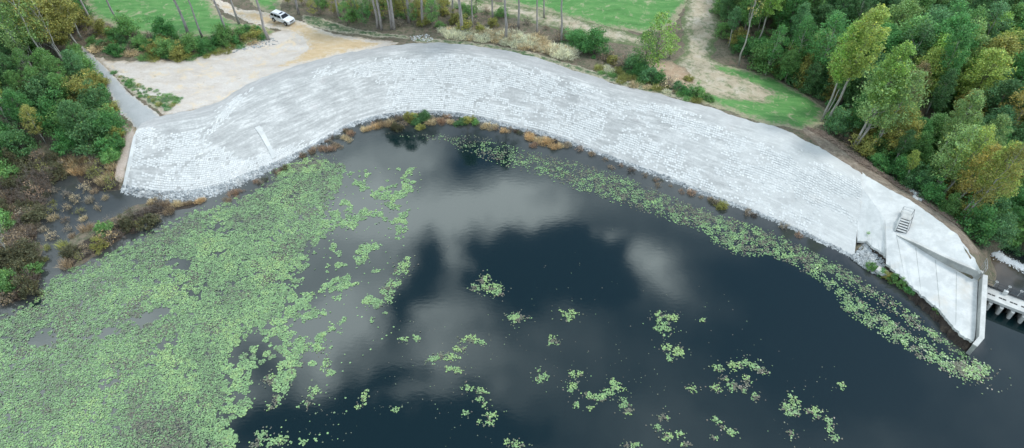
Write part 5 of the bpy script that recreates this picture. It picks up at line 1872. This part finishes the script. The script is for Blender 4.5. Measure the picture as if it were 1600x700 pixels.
CLUMPS = [  # lobes (px, py, rx, ry), label
    ([(757, 438, 9, 9), (768, 450, 14, 7), (778, 458, 9, 7), (742, 450, 9, 5)], 'star-shaped lily pad clump just below the dark cloud gap'),
    ([(810, 494, 16, 6), (806, 500, 8, 6)], 'low spiky lily pad clump below the star-shaped one'),
    ([(888, 490, 13, 6), (888, 498, 5, 6)], 'small three-armed lily pad clump in the middle of the lake'),
    ([(1032, 495, 9, 7), (1050, 496, 10, 6), (1036, 512, 12, 11)], 'butterfly-shaped lily pad clump on dark open water'),
    ([(1042, 542, 9, 5), (1060, 550, 9, 7), (1046, 558, 6, 8)], 'three-lobed lily pad clump below the butterfly-shaped clump'),
    ([(866, 535, 10, 5), (862, 530, 5, 6)], 'small pointed lily pad tuft above the round lone pad patch'),
    ([(846, 588, 10, 9)], 'single round lily pad patch standing alone'),
    ([(900, 585, 12, 5), (896, 600, 8, 8), (890, 610, 5, 4), (920, 618, 9, 6), (935, 622, 12, 5), (950, 614, 12, 5), (960, 600, 8, 9), (970, 608, 8, 4), (975, 630, 8, 8), (982, 642, 7, 6), (900, 632, 5, 6), (922, 638, 6, 4)],
     'long ragged ring of lily pads in the lower middle'),
    ([(1036, 652, 9, 6), (1028, 668, 8, 5), (1044, 682, 9, 7), (1062, 678, 7, 5)], 'lily pad cluster with a round head near the bottom edge'),
    ([(1082, 608, 8, 6)], 'tiny round lily pad dot left of the large garland'),
    ([(1122, 576, 9, 7), (1148, 572, 9, 7), (1165, 566, 10, 7), (1180, 574, 9, 6), (1192, 580, 9, 6), (1120, 606, 8, 8), (1146, 604, 9, 8), (1160, 608, 7, 6), (1166, 594, 7, 7), (1180, 620, 7, 6), (1132, 592, 8, 4)],
     'large garland of lily pads right of the middle'),
    ([(1118, 656, 7, 5), (1128, 666, 6, 5), (1144, 676, 9, 6), (1118, 684, 8, 4)], 'small scattered lily pad group under the large garland'),
    ([(1240, 626, 8, 9), (1234, 640, 14, 7), (1240, 645, 10, 5)], 'arrow-shaped lily pad clump at the lower right'),
    ([(1272, 642, 14, 5), (1276, 650, 6, 5), (1295, 658, 6, 8), (1297, 672, 7, 5), (1305, 684, 8, 5)], 'trailing chain of lily pads at the lower right'),
    ([(1236, 676, 9, 6)], 'triangular lily pad clump near the bottom right'),
    ([(690, 556, 10, 5), (706, 558, 12, 6), (676, 562, 9, 6), (718, 545, 10, 6), (735, 530, 12, 6), (752, 536, 9, 4), (705, 576, 12, 4), (716, 580, 8, 4)], 'long slanting lily pad drift left of the middle'),
    ([(630, 530, 8, 4), (650, 528, 6, 5)], 'pair of small lily pad specks above the slanting drift'),
    ([(730, 606, 11, 5), (754, 611, 9, 5), (748, 624, 7, 5), (756, 633, 5, 6), (768, 648, 9, 5), (767, 660, 7, 6), (750, 660, 4, 5), (728, 645, 7, 5)], 'crooked lily pad chain running down left of the middle'),
    ([(570, 620, 6, 10), (560, 636, 5, 5)], 'narrow lily pad streak standing alone in dark water'),
    ([(618, 641, 7, 4)], 'tiny lily pad speck right of the narrow streak'),
    ([(791, 690, 6, 5), (806, 694, 12, 6), (765, 660, 2, 2)], 'lily pad clump cut by the bottom edge at the centre'),
    ([(632, 416, 11, 8), (622, 424, 6, 6), (606, 448, 10, 6), (608, 466, 8, 7)], 'bright lily pad chain at the edge of the dark gap'),
    ([(463, 570, 9, 6), (458, 582, 5, 5), (422, 592, 9, 9), (449, 598, 7, 6), (492, 610, 11, 6), (486, 618, 5, 6), (434, 624, 9, 6), (425, 636, 8, 6), (480, 632, 4, 8)], 'loose lily pad archipelago beside the big mat'),
    ([(509, 570, 6, 9)], 'oval lily pad islet beside the archipelago'), ([(498, 545, 8, 6), (476, 544, 7, 7)], 'two bright lily pad islets off the mat edge'),
    ([(408, 680, 10, 8), (436, 688, 14, 8), (400, 695, 10, 6)], 'lily pad clump by the bottom edge near the mat'),
    ([(1098, 500, 5, 3), (1315, 600, 6, 4), (1316, 608, 3, 4)], 'faint lily pad specks on the dark right water'),
    ([(470, 262, 34, 9), (440, 272, 20, 7), (488, 252, 16, 8), (500, 256, 14, 7)], 'bright solid lily pad patch near the stone toe'),
    ([(1520, 580, 24, 14), (1500, 575, 18, 10)], 'loose lily pads beyond the tip of the apron'),
    ([(1072, 694, 10, 4), (985, 696, 14, 5)], 'lily pad bits along the bottom edge right of centre')]
for ci, (lobes, label) in enumerate(CLUMPS):
    rg = np.random.default_rng(700 + ci)
    cs, ts = [], []
    for (x_, y_, rx_, ry_) in lobes:
        a, b, c_ = P(x_, y_), P(x_ + rx_, y_), P(x_, y_ + ry_)
        wx, wy = np.linalg.norm(b - a) * 1.08, np.linalg.norm(c_ - a) * 1.08
        k = max(6, int(wx * wy * 3.14 / .0125))
        q = rg.uniform(-1.25, 1.25, (k * 2, 2))
        th = np.arctan2(q[:, 1], q[:, 0])
        rr = np.hypot(q[:, 0], q[:, 1]) / (1 + .26 * np.sin(th * 3 + rg.uniform(0, 6)) * rg.random() + .30 * np.sin(th * 5 + rg.uniform(0, 6)) * rg.random() + .28 * (fbm(np.cos(th) * 2.2 + x_, np.sin(th) * 2.2 + y_, 3) - .5) * 2)
        q = q[(rr < 1) & (rg.random(len(rr)) < 1.15 - rr * .8) & (fbm(q[:, 0] * 3.1 + x_, q[:, 1] * 3.1 + y_, 3) + .12 > .42 + .16 * rr)]
        p = np.c_[a[0] + q[:, 0] * wx, a[1] + q[:, 1] * wy]
        cs.append(p)
        base = rg.uniform(.62, 1.0)
        tn = base + rg.normal(0, .11, len(p))
        br_ = fbm(p[:, 0] * .9 + ci, p[:, 1] * .9, 3) > .62
        ts.append(np.where(br_, rg.uniform(0, .3, len(p)), tn))
        # stray pads and dull leaves round the lobe
        st_ = rg.normal(0, .85, (k // 9, 2)) * [wx * 1.0, wy * 1.0] + a[:2]
        cs.append(st_)
        ts.append(rg.uniform(.0, .5, len(st_)))
    p = np.concatenate(cs)
    t_ = np.concatenate(ts)
    base = np.array([*p.mean(0), 0])
    me = pads_mesh('lily_pad_clump', np.c_[p - base[:2], .012 + rg.random(len(p)) ** 2 * .10], rg.uniform(.055, .12, len(p)), t_, 800 + ci)
    o = empty('lily_pad_clump', base)
    link('pads', me, o)['kind'] = 'stuff'
    tag(o, label, 'lily pads', 'lily pad clumps on open water')

# ------------------------------------------------------------------ labels: look-alikes get their order in the picture
from collections import defaultdict
by = defaultdict(list)
for o, px in LABELLED:
    by[o['label']].append((px, o))
NUM = {1: 'first', 2: 'second', 3: 'third', 4: 'fourth', 5: 'fifth', 6: 'sixth', 7: 'seventh', 8: 'eighth', 9: 'ninth', 10: 'tenth', 11: 'eleventh', 12: 'twelfth'}
for lab, lst in by.items():
    if len(lst) > 1:
        lst.sort(key=lambda t: t[0])
        for i, (px, o) in enumerate(lst):
            k = i + 1
            suf = 'th' if 10 <= k % 100 <= 20 else {1: 'st', 2: 'nd', 3: 'rd'}.get(k % 10, 'th')
            wd_ = 'leftmost' if k == 1 else 'rightmost' if k == len(lst) else NUM.get(k, f'{k}{suf}') + ' from left'
            o['label'] = f'{lab}, {wd_}'
